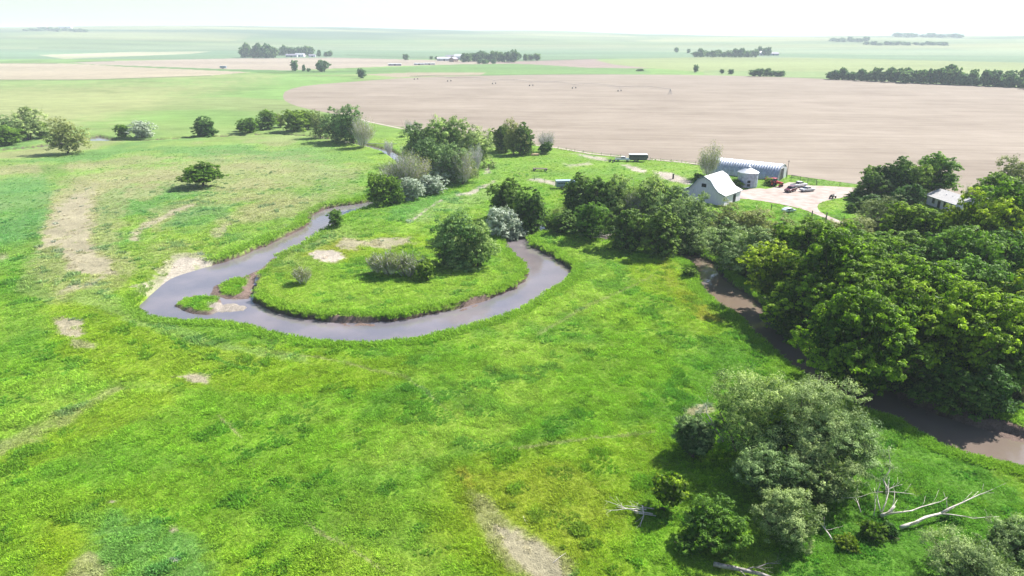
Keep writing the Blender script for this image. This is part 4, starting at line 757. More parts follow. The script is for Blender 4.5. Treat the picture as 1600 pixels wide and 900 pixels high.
# --- house: x along the eave, y away from the camera
e0 = G(1446, 303.5, 2.8); e1 = G(1493, 319, 2.8); dx, dy = e1[0] - e0[0], e1[1] - e0[1]; HL = math.hypot(dx, dy); loc, rz = local(e0, (dx, dy))
hs = thing('farmhouse', 'single storey house with a low tan roof and white walls among the trees', 'house', loc, rz)
HW = 8.6; b = MB(); b.box(.4, HL - .4, .5, HW - .5, -.1, 2.78); b.add([(.4, .5, 2.78), (.4, HW - .5, 2.78), (.4, HW / 2, 4.1), (HL - .4, .5, 2.78), (HL - .4, HW - .5, 2.78), (HL - .4, HW / 2, 4.1)], [(0, 2, 1), (3, 4, 5)]); b.build('wall', WHITE, hs)
for y0, y1, z0, z1 in ((-.1, HW / 2, 2.68, 4.35), (HW + .1, HW / 2, 2.68, 4.35)):
    b = MB(); b.add([(-.2, y0, z0), (HL + .2, y0, z0), (HL + .2, y1, z1), (-.2, y1, z1), (-.2, y0, z0 - .16), (HL + .2, y0, z0 - .16), (HL + .2, y1, z1 - .16), (-.2, y1, z1 - .16)], [(0, 1, 2, 3), (7, 6, 5, 4), (0, 4, 5, 1), (1, 5, 6, 2), (2, 6, 7, 3), (3, 7, 4, 0)]); rf = b.build('roof_slope', SHIN, hs)
    if y0 < 1:
        MB().box(-.25, HL + .25, -.22, -.11, 2.52, 2.72).build('fascia', WHITER, rf)
        for x in (5.0, 7.2): MB().tube([(x, 2.0 + .1 * x, 3.2), (x, 2.0 + .1 * x, 3.85)], .10, 8).build('vent_pipe', GALV, rf)
for x, w2, z0, z1 in ((3.2, .9, 1.0, 2.3), (7.8, .8, .9, 2.3), (10.6, .9, 1.0, 2.2)):
    f = MB().box(x - w2 / 2 - .1, x + w2 / 2 + .1, .40, .49, z0 - .1, z1 + .1).build('window', WHITER, hs); MB().box(x - w2 / 2, x + w2 / 2, .37, .41, z0, z1).build('pane', GLASS, f)
MB().box(5.0, 6.0, .42, .49, 0, 2.1).build('door', DARK, hs)
# --- vehicles
def wheels(root, xs_, hw, r, wd=.22, rim=True, cols=RUB):
    for x in xs_:
        for s in (-1, 1):
            wv = MB().wheel(x, s * hw, r, wd).build('wheel', cols, root, smooth=False)
            if rim: MB().tube([(x, s * (hw + wd / 2 - .01), r), (x, s * (hw + wd / 2 + .03), r)], [r * .58, r * .5], 12).build('rim', RIM, wv)
def car(name, label, cat, px, py, head, body, kind='sedan', group=None):
    x, y = G(px, py); r = thing(name, label, cat, (x, y, .04), head, group)
    if kind == 'sedan': L, Wd = 4.7, 1.82; prof = [(-2.3, .32), (2.25, .30), (2.35, .55), (2.2, .78), (1.0, .93), (-1.75, .98), (-2.3, .88), (-2.38, .55)]; gl = [(1.05, .90), (.45, 1.40), (-.75, 1.45), (-1.65, .94)]; rf = [(.42, 1.40), (-.72, 1.45), (-.72, 1.49), (.42, 1.44)]
    elif kind == 'pickup': L, Wd = 5.7, 1.95; prof = [(-2.85, .5), (2.7, .45), (2.8, .75), (2.7, 1.05), (1.3, 1.18), (-.7, 1.2), (-.72, 1.2), (-2.85, 1.2), (-2.88, .8)]; gl = [(1.35, 1.15), (.75, 1.72), (-.55, 1.76), (-.72, 1.17)]; rf = [(.72, 1.72), (-.55, 1.76), (-.55, 1.82), (.72, 1.78)]
    else: L, Wd = 4.8, 1.9; prof = [(-2.35, .4), (2.3, .38), (2.4, .65), (2.3, .95), (1.15, 1.08), (-2.2, 1.12), (-2.4, .8)]; gl = [(1.2, 1.05), (.6, 1.68), (-2.0, 1.72), (-2.28, 1.08)]; rf = [(.55, 1.68), (-1.98, 1.72), (-1.95, 1.78), (.52, 1.74)]
    MB().prism_x(prof, -Wd / 2, Wd / 2).build('body', body, r, bevel=.09)
    MB().prism_x(gl, -Wd / 2 + .1, Wd / 2 - .1, .14, 1.2).build('window', GLASS, r, bevel=.03); MB().prism_x(rf, -Wd / 2 + .2, Wd / 2 - .2).build('roof', body, r, bevel=.02)
    rr_ = .40 if kind == 'pickup' else .34; wb = (1.75, -1.75) if kind == 'pickup' else (1.42, -1.38); wheels(r, wb, Wd / 2 - .10, rr_)
    for s in (-1, 1):
        xf = max(p[0] for p in prof) - .05; xb = min(p[0] for p in prof) + .05; MB().box(xf - .05, xf + .05, s * .62 - .2, s * .62 + .2, .6, .74).build('headlight', WL, r); MB().box(xb - .06, xb + .03, s * .68 - .14, s * .68 + .14, .68, .84).build('tail_light', REDL, r)
        MB().box(.75, .95, s * (Wd / 2 + .1) - .08, s * (Wd / 2 + .1) + .08, .95, 1.1).build('mirror', body, r)
    MB().box(xf - .02, xf + .08, -Wd / 2 + .12, Wd / 2 - .12, .36, .52).build('bumper', PK, r)
    if kind == 'pickup':
        MB().box(-2.75, -.85, -Wd / 2 + .14, Wd / 2 - .14, 1.205, 1.215).build('truck_bed', DARK, r)
    return r
car('parked_car', 'dark red suv parked at the left end of the three parked vehicles', 'car', 1235, 299.5, R(222), PR, 'suv', 'vehicles parked on the gravel yard')
car('parked_car', 'white pickup parked behind the dark red one and the silver sedan', 'pickup truck', 1248, 292.5, R(28), PW, 'pickup', 'vehicles parked on the gravel yard')
car('parked_car', 'silver sedan parked at the right end of the three parked vehicles', 'car', 1261, 299, R(20), PS, 'sedan', 'vehicles parked on the gravel yard')
car('parked_car', 'white pickup parked on the grass left of the dark stock trailer', 'pickup truck', 973, 252, R(-12), PW, 'pickup')
def trailer(name, label, px, py, head, L, Wd, H, col, roofc, cat='trailer', nose=True):
    x, y = G(px, py); r = thing(name, label, cat, (x, y, 0), head); z0 = .55
    prof = [(-L / 2, z0), (L / 2 - .3, z0), (L / 2, z0 + .3)] + ([(L / 2 + .6, z0 + .9), (L / 2 + .5, z0 + H - .2)] if nose else [(L / 2, z0 + H - .2)]) + [(L / 2 - .1, z0 + H), (-L / 2, z0 + H)]
    MB().prism_x(prof, -Wd / 2, Wd / 2).build('body', col, r, bevel=.06); MB().box(-L / 2 - .05, L / 2 + (.3 if nose else 0), -Wd / 2 - .04, Wd / 2 + .04, z0 + H + .003, z0 + H + .09).build('roof', roofc, r, bevel=.03)
    rib = MB().box(-.04, .04, -.035, .035, z0 + .1, z0 + H - .05).mesh('side_rib', col)
    for i in range(int(L / .9)):
        for s in (-1, 1): link('side_rib', rib, r).location = (-L / 2 + .4 + i * .9, s * Wd / 2, 0)
    for s in (-1, 1):
        MB().box(-L / 2 + .5, L / 2 - .6, s * Wd / 2 - .02, s * Wd / 2 + .02, z0 + H * .58, z0 + H * .7).build('side_slot', DARK, r)
        MB().box(-1.6, .6, s * (Wd / 2 + .12) - .14, s * (Wd / 2 + .12) + .14, .78, .85).build('fender', PK, r)
    wheels(r, (-1.0, 0.0), Wd / 2 + .05, .36); MB().tube([(L / 2 - .2, -.5, .55), (L / 2 + 1.5, 0, .55), (L / 2 - .2, .5, .55)], .06, 6).build('hitch', PK, r)
    MB().tube([(L / 2 + 1.2, 0, .1), (L / 2 + 1.2, 0, .95)], .05, 6).build('jack', GALV, r); return r
trailer('stock_trailer', 'dark livestock trailer with a white roof beside the white pickup on the grass', 996, 252, R(-4), 6.6, 2.1, 2.1, paint('dark_blue_grey_paint', (.06, .07, .10)), PW)
trailer('stock_trailer', 'blue grey trailer half hidden by the dark tree at the end of the dirt track', 882, 294, R(8), 5.6, 2.2, 1.9, PBL, paint('pale_blue_roof', (.30, .38, .50)))
def wagon(name, label, px, py, head, L, Wd, deck=True):
    x, y = G(px, py); r = thing(name, label, 'wagon', (x, y, 0), head)
    MB().box(-L / 2, L / 2, -.12, .12, .62, .8).build('beam', PK, r)
    for xx in (-L / 2 + .6, L / 2 - .6): MB().box(xx - .1, xx + .1, -Wd / 2, Wd / 2, .5, .62).build('axle', PK, r)
    if deck:
        for i in range(4): MB().box(-L / 2, L / 2, -Wd / 2 + .1 + i * Wd / 4, -Wd / 2 + (i + 1) * Wd / 4, .82, .88).build('deck_plank', WOODP, r)
    wheels(r, (-L / 2 + .6, L / 2 - .6), Wd / 2, .42, .26); MB().tube([(L / 2, 0, .6), (L / 2 + 1.6, 0, .4)], .06, 6).build('drawbar', PK, r); return r
wagon('flat_wagon', 'dark flat hay wagon standing alone on the pasture lawn', 844, 267, R(-9), 5.2, 1.9)
wagon('running_gear', 'small black implement on the grass at the left of the white pickup', 956, 253, R(160), 2.6, 1.5, deck=False)
# tractor
def tractor(px, py, head):
    x, y = G(px, py); r = thing('tractor', 'red tractor at the door of the arched shed', 'tractor', (x, y, .04), head)
    MB().prism_x([(.1, .9), (2.2, .8), (2.3, 1.5), (.1, 1.65)], -.38, .38).build('hood', PRED, r, bevel=.05); MB().box(-1.2, .3, -.35, .35, .6, 1.2).build('chassis', PK, r, bevel=.04)
    for s in (-1, 1):
        wv = MB().wheel(-.8, s * .85, .78, .42, 20).build('wheel', RUB, r); MB().tube([(-.8, s * 1.05, .78), (-.8, s * 1.10, .78)], [.42, .38], 12).build('rim', PRED, wv); wv = MB().wheel(1.7, s * .7, .42, .26).build('wheel', RUB, r); MB().tube([(1.7, s * .82, .42), (1.7, s * .86, .42)], [.24, .2], 12).build('rim', PRED, wv)
        MB().prism_x([(-1.6, 1.45), (-1.4, 1.62), (-.2, 1.62), (0, 1.3), (-.1, 1.3), (-.3, 1.52), (-1.35, 1.52)], s * .85 - .22, s * .85 + .22).build('fender', PRED, r)
    MB().prism_x([(-1.0, 1.62), (-.1, 1.62), (-.2, 2.4), (-1.0, 2.4)], -.6, .6).build('cab', GLASS, r); MB().box(-1.15, .0, -.72, .72, 2.405, 2.5).build('cab_roof', PRED, r, bevel=.04)
    MB().tube([(1.2, 0, 1.5), (1.2, 0, 2.3)], .05, 8).build('exhaust', PK, r); MB().box(2.32, 2.36, -.3, .3, .9, 1.4).build('grille', PK, r); return r
tractor(1212, 291, R(-50))
x, y = G(1204, 285.5); rw = thing('farm_implement', 'red wheeled implement between the bin bushes and the tractor', 'implement', (x, y, 0), R(10)); MB().prism_x([(-1.6, .7), (1.4, .7), (1.6, 1.5), (-1.8, 1.5)], -.8, .8).build('hopper', PRED, rw, bevel=.05); wheels(rw, (-.9, .9), .95, .4); MB().tube([(1.5, 0, .7), (2.8, 0, .5)], .06, 6).build('drawbar', PK, rw)
x, y = G(1301, 310); at = thing('utility_vehicle', 'black quad on the gravel between the sedan and the juniper', 'quad', (x, y, .04), R(35)); MB().prism_x([(-1.0, .5), (1.0, .5), (1.15, .8), (.9, 1.05), (.2, .95), (-.2, 1.0), (-1.1, 1.0), (-1.15, .7)], -.38, .38).build('body', PK, at, bevel=.08); MB().box(-.9, -.1, -.28, .28, 1.0, 1.15).build('seat', RUB, at, bevel=.05); MB().tube([(.5, -.45, 1.25), (.35, 0, 1.2), (.5, .45, 1.25)], .03, 6).build('handlebar', PK, at); MB().tube([(.45, 0, .95), (.36, 0, 1.22)], .04, 6).build('steering_column', PK, at); wheels(at, (.72, -.72), .48, .31, .26)
x, y = G(1287, 322) ; 
# white box in the rough grass below the yard
x, y = G(1232, 331); wt = thing('car_body', 'small pale derelict car shell in the rough grass below the yard', 'car shell', (x, y, 0), R(20)); MB().prism_x([(-1.8, .25), (1.8, .25), (1.9, .6), (1.0, .8), (.5, 1.2), (-.9, 1.22), (-1.6, .85), (-1.9, .7)], -.8, .8).build('body', PS, wt, bevel=.08); MB().prism_x([(.45, .82), (.2, 1.14), (-.7, 1.15), (-1.2, .85)], -.83, .83).build('window', DARK, wt)
x, y = G(1158, 306.0)
bx = thing('gate_post', 'single dark post standing on the pale track left of the barn', 'post', (*G(1051.5, 280), 0)); MB().box(-.25, .25, -.25, .25, -.1, 1.7).build('shaft', PK, bx, bevel=.04); MB().box(-.32, .32, -.32, .32, 1.702, 1.8).build('cap', PK, bx)
# brush heap with logs by the bare fan tree
x, y = G(836, 243); lp = thing('log_heap', 'small heap of tan logs and dark brush left of the bare fan tree', 'log heap', (x, y, 0), R(10))
rl = random.Random(4)
for i in range(9): MB().tube([(-1.6 + rl.uniform(-.3, .3), -.8 + .38 * (i % 5), .2 + .35 * (i // 5)), (1.4 + rl.uniform(-.5, .5), -.8 + .38 * (i % 5) + rl.uniform(-.2, .2), .25 + .35 * (i // 5))], [.2, .16], 7).build('log', TANL, lp)
plank = thing('pipe', 'white pipe lying at the foot of the grove by the ploughed field', 'pipe', (*G(572, 225), .2), R(-4)); MB().tube([(0, 0, 0), (14, 0, 0)], .12, 6).build('shaft', WHITER, plank)
# --- fences
def fence(name, label, pxs, step, posth=1.25, wires=3, pm=WOODP, rad=.06, cat='fence', wm_=GALV, rails=None):
    P = [Vector((*G(*p), 0)) for p in pxs]; r = thing(name, label, cat, P[0]); pts = []
    for a, b_ in zip(P[:-1], P[1:]):
        L = (b_ - a).length; k = max(1, round(L / step)); pts += [a.lerp(b_, i / k) for i in range(k)]
    pts.append(P[-1]); pmesh = MB().tube([(0, 0, -.3), (0, 0, posth)], [rad, rad * .9], 6).mesh('post', pm)
    for q in pts: o = link('post', pmesh, r); o.location = q - P[0]; o.rotation_euler = (rl.uniform(-.04, .04), rl.uniform(-.04, .04), rl.uniform(0, 6))
    for i in range(wires):
        z = posth * (.35 + .6 * i / max(1, wires - 1)); MB().tube([tuple(q - P[0] + Vector((0, 0, z))) for q in pts], rails or .012, 4, cap=False).build('rail' if rails else 'wire', wm_, r)
    return r
fence('wire_fence', 'wire fence along the near edge of the ploughed field behind the farm', [(872, 233), (925, 241.5), (1000, 249), (1065, 255), (1108, 260)], 4.5)
fence('wire_fence', 'wire fence crossing the pasture from the grove to the blue trailer', [(742, 254), (765, 262), (800, 272), (835, 281), (868, 287)], 4.5)
fence('wire_fence', 'wire fence under the farmyard above the forest', [(1205, 327), (1232, 336), (1262, 341), (1290, 345), (1318, 346)], 6, posth=1.5, rad=.11)
fence('pasture_fence', 'wire fence running right from the field gate to the large dark tree', [(1276, 289), (1312, 290.5), (1345, 290)], 5, posth=1.3, rad=.08)
fence('metal_gate', 'dark railed corral panels at the field edge behind the parked cars', [(1236, 281), (1250, 283.5), (1262, 286), (1275, 288.5)], 3.0, posth=1.7, wires=5, pm=PGR, rad=.09, cat='gate', wm_=PGR, rails=.045)
fence('corral_panel', 'green corral panel by the dirt track opening of the pasture fence', [(750, 262), (757, 263)], 2.0, posth=1.8, wires=5, pm=PGR, rad=.05, cat='gate', wm_=PGR, rails=.035)
for px, py, l in ((764, 265, 'thicker lower gate post beside the dirt track gap'), (770, 261, 'upper gate post beside the dirt track gap'), (1268, 341, 'stout dark post in the fence below the driveway'), (1290.5, 344, 'second stout post nearer the end of the driveway fence')):
    q = thing('gate_post', l, 'post', (*G(px, py), 0)); MB().tube([(0, 0, -.3), (0, 0, 2.0)], [.16, .14], 8).build('shaft', WOODP, q); MB().tube([(0, 0, 2.0), (0, 0, 2.06)], [.15, .08], 8).build('cap', WOODP, q)
# --- centre pivot irrigation
PIV = pmat('dull_steel', (.33, .32, .32), .8, noise=.1)
pc = Vector((*G(1047, 147.5), 0)); tw = [G(968, 143), G(897, 138.5), G(830, 134.5), G(772, 131.5), G(702, 127.5), G(650, 124.5)]
pv_ = thing('irrigation_pivot', 'long centre pivot irrigation line crossing the ploughed field', 'irrigation pivot', pc)
b = MB()
for s in ((-1.5, -1.5), (1.5, -1.5), (1.5, 1.5), (-1.5, 1.5)): b.tube([(s[0], s[1], 0), (0, 0, 4.2)], .10, 5)
b.tube([(0, 0, 0), (0, 0, 4.6)], .14, 6); b.build('pivot_point', PIV, pv_)
prev = Vector((0, 0, 4.0))
for t_ in tw:
    e = Vector((*t_, 0)) - pc; d = (e - Vector((prev.x, prev.y, 0))).normalized(); nn = Vector((-d.y, d.x, 0)); b = MB()
    for s in (-1, 1): b.tube([tuple(e + nn * s * 2.2 + Vector((0, 0, .5))), tuple(e + Vector((0, 0, 3.8)))], .075, 5); 
    b.tube([tuple(e + nn * 2.2 + Vector((0, 0, .7))), tuple(e - nn * 2.2 + Vector((0, 0, .7)))], .08, 5); tt = b.build('tower', PIV, pv_)
    for s in (-1, 1):
        c0 = e + nn * s * 2.4 + Vector((0, 0, .75)); MB().tube([tuple(c0 - d * .2), tuple(c0 + d * .2)], .6, 12).build('wheel', RUB, tt)
    top = e + Vector((0, 0, 3.8)); span = []
    for i in range(13): q = i / 12; span.append(tuple(prev.lerp(top, q) + Vector((0, 0, 1.5 * math.sin(math.pi * q)))))
    MB().tube(span, .085, 6).build('span_pipe', PIV, pv_)
    b = MB(); low = []
    for i in range(1, 12): q = i / 12; p_ = prev.lerp(top, q) + Vector((0, 0, 1.5 * math.sin(math.pi * q) - 1.2)); low.append(tuple(p_)); b.tube([span[i], tuple(p_)], .04, 4, cap=False)
    b.tube([tuple(prev)] + low + [tuple(top)], .04, 4); b.build('truss', PIV, pv_); prev = top
# --- far farms
def shed(px, py, L, Wd, H, rise, head, wall, roof, label, name='farm_shed', cat='shed'):
    x, y = G(px, py); r = thing(name, label, cat, (x, y, float(hills(np.array([x]), np.array([y]))[0])), head)
    MB().box(-L / 2, L / 2, -Wd / 2, Wd / 2, -.3, H).add([(-L / 2, -Wd / 2, H), (-L / 2, Wd / 2, H), (-L / 2, 0, H + rise), (L / 2, -Wd / 2, H), (L / 2, Wd / 2, H), (L / 2, 0, H + rise)], [(0, 2, 1), (3, 4, 5)]).build('wall', wall, r)
    for s in (-1, 1):
        b = MB(); b.add([(-L / 2 - .3, s * (Wd / 2 + .4), H - .1), (L / 2 + .3, s * (Wd / 2 + .4), H - .1), (L / 2 + .3, 0, H + rise + .1), (-L / 2 - .3, 0, H + rise + .1), (-L / 2 - .3, s * (Wd / 2 + .4), H - .3), (L / 2 + .3, s * (Wd / 2 + .4), H - .3), (L / 2 + .3, 0, H + rise - .1), (-L / 2 - .3, 0, H + rise - .1)], [(0, 1, 2, 3), (7, 6, 5, 4), (0, 4, 5, 1), (1, 5, 6, 2), (2, 6, 7, 3), (3, 7, 4, 0)]); b.build('roof_slope', roof, r)
    MB().box(-1.4, 1.4, -Wd / 2 - .06, -Wd / 2 + .02, 0, min(H * .8, 3)).build('door', DARK, r)
    for xx in (-L * .33, L * .33): MB().box(xx - .6, xx + .6, -Wd / 2 - .06, -Wd / 2 + .02, H * .4, H * .75).build('window', GLASS, r)
    return r
DUSK = pmat('purple_grey_roof', (.22, .20, .27), .7, noise=.1); GREYW = pmat('grey_wall', (.42, .42, .46), .8, noise=.1); BRW = pmat('brown_wall', (.24, .16, .13), .8, noise=.1)
for a in [(456, 89.2, 24, 10, 4, 2.5, R(3), GREYW, DUSK, 'dark roofed shed left of the white one at the far left farm'), (469, 88.6, 20, 10, 4.5, 3, R(-4), WHITE, WHITER, 'white shed in front of the trees of the far left farm'), (488, 89, 14, 8, 3.5, 2, R(10), WHITE, DUSK, 'small building right of the white shed at the far left farm'),
          (694, 95, 26, 12, 4, 3, R(5), GREYW, WHITER, 'pale roofed shed at the left of the far middle farm'), (703, 92.5, 16, 12, 5, 3, R(-8), BRW, DUSK, 'brown barn behind the pale shed of the far middle farm'), (709, 96.5, 14, 10, 5, 3, R(60), BRW, DUSK, 'dusky barn at the centre of the far middle farm'), (716, 93, 16, 12, 6, 4, R(8), WHITE, WHITER, 'white roofed barn right in the far middle farm'), (734, 94.5, 12, 9, 4, 2, R(0), WHITE, WHITER, 'white building between the trees of the far middle farm'),
          (617, 102.5, 20, 4, 2.6, .6, R(4), DUSK, WHITER, 'long low white topped building standing alone on the tan strip'), (655, 101.3, 16, 4, 2.2, .6, R(2), GREYW, WHITER, 'low white topped shed left of two on the green strip edge'), (671, 101, 18, 4, 2.2, .6, R(2), GREYW, WHITER, 'low white topped shed right of two on the green strip edge'),
          (72, 68.4, 50, 18, 7, 5, R(5), BRW, WHITER, 'pale roofed building at the left end of the far hill farm'), (108, 68.2, 70, 20, 8, 5, R(0), WHITE, WHITER, 'long white building of the far hill farm'),
          (1187, 86.5, 20, 12, 6, 4, R(10), WHITE, WHITER, 'pale house before the trees at far right'), (1207, 86.5, 26, 12, 4, 3, R(0), PBL, DUSK, 'low blue grey shed of the far right farm')]: shed(*a)
x, y = G(349, 107.3); cp = thing('stock_trailer', 'lone pale trailer parked on the far tan field', 'trailer', (x, y, 0), R(-5)); MB().box(-4.5, 4.5, -1.3, 1.3, .9, 3.6).build('body', PBL, cp, bevel=.1); MB().box(-4.6, 4.7, -1.35, 1.35, 3.603, 3.8).build('roof', PW, cp, bevel=.05); wheels(cp, (-1.5, -.3), 1.2, .45)
x, y = G(356, 105.3); 
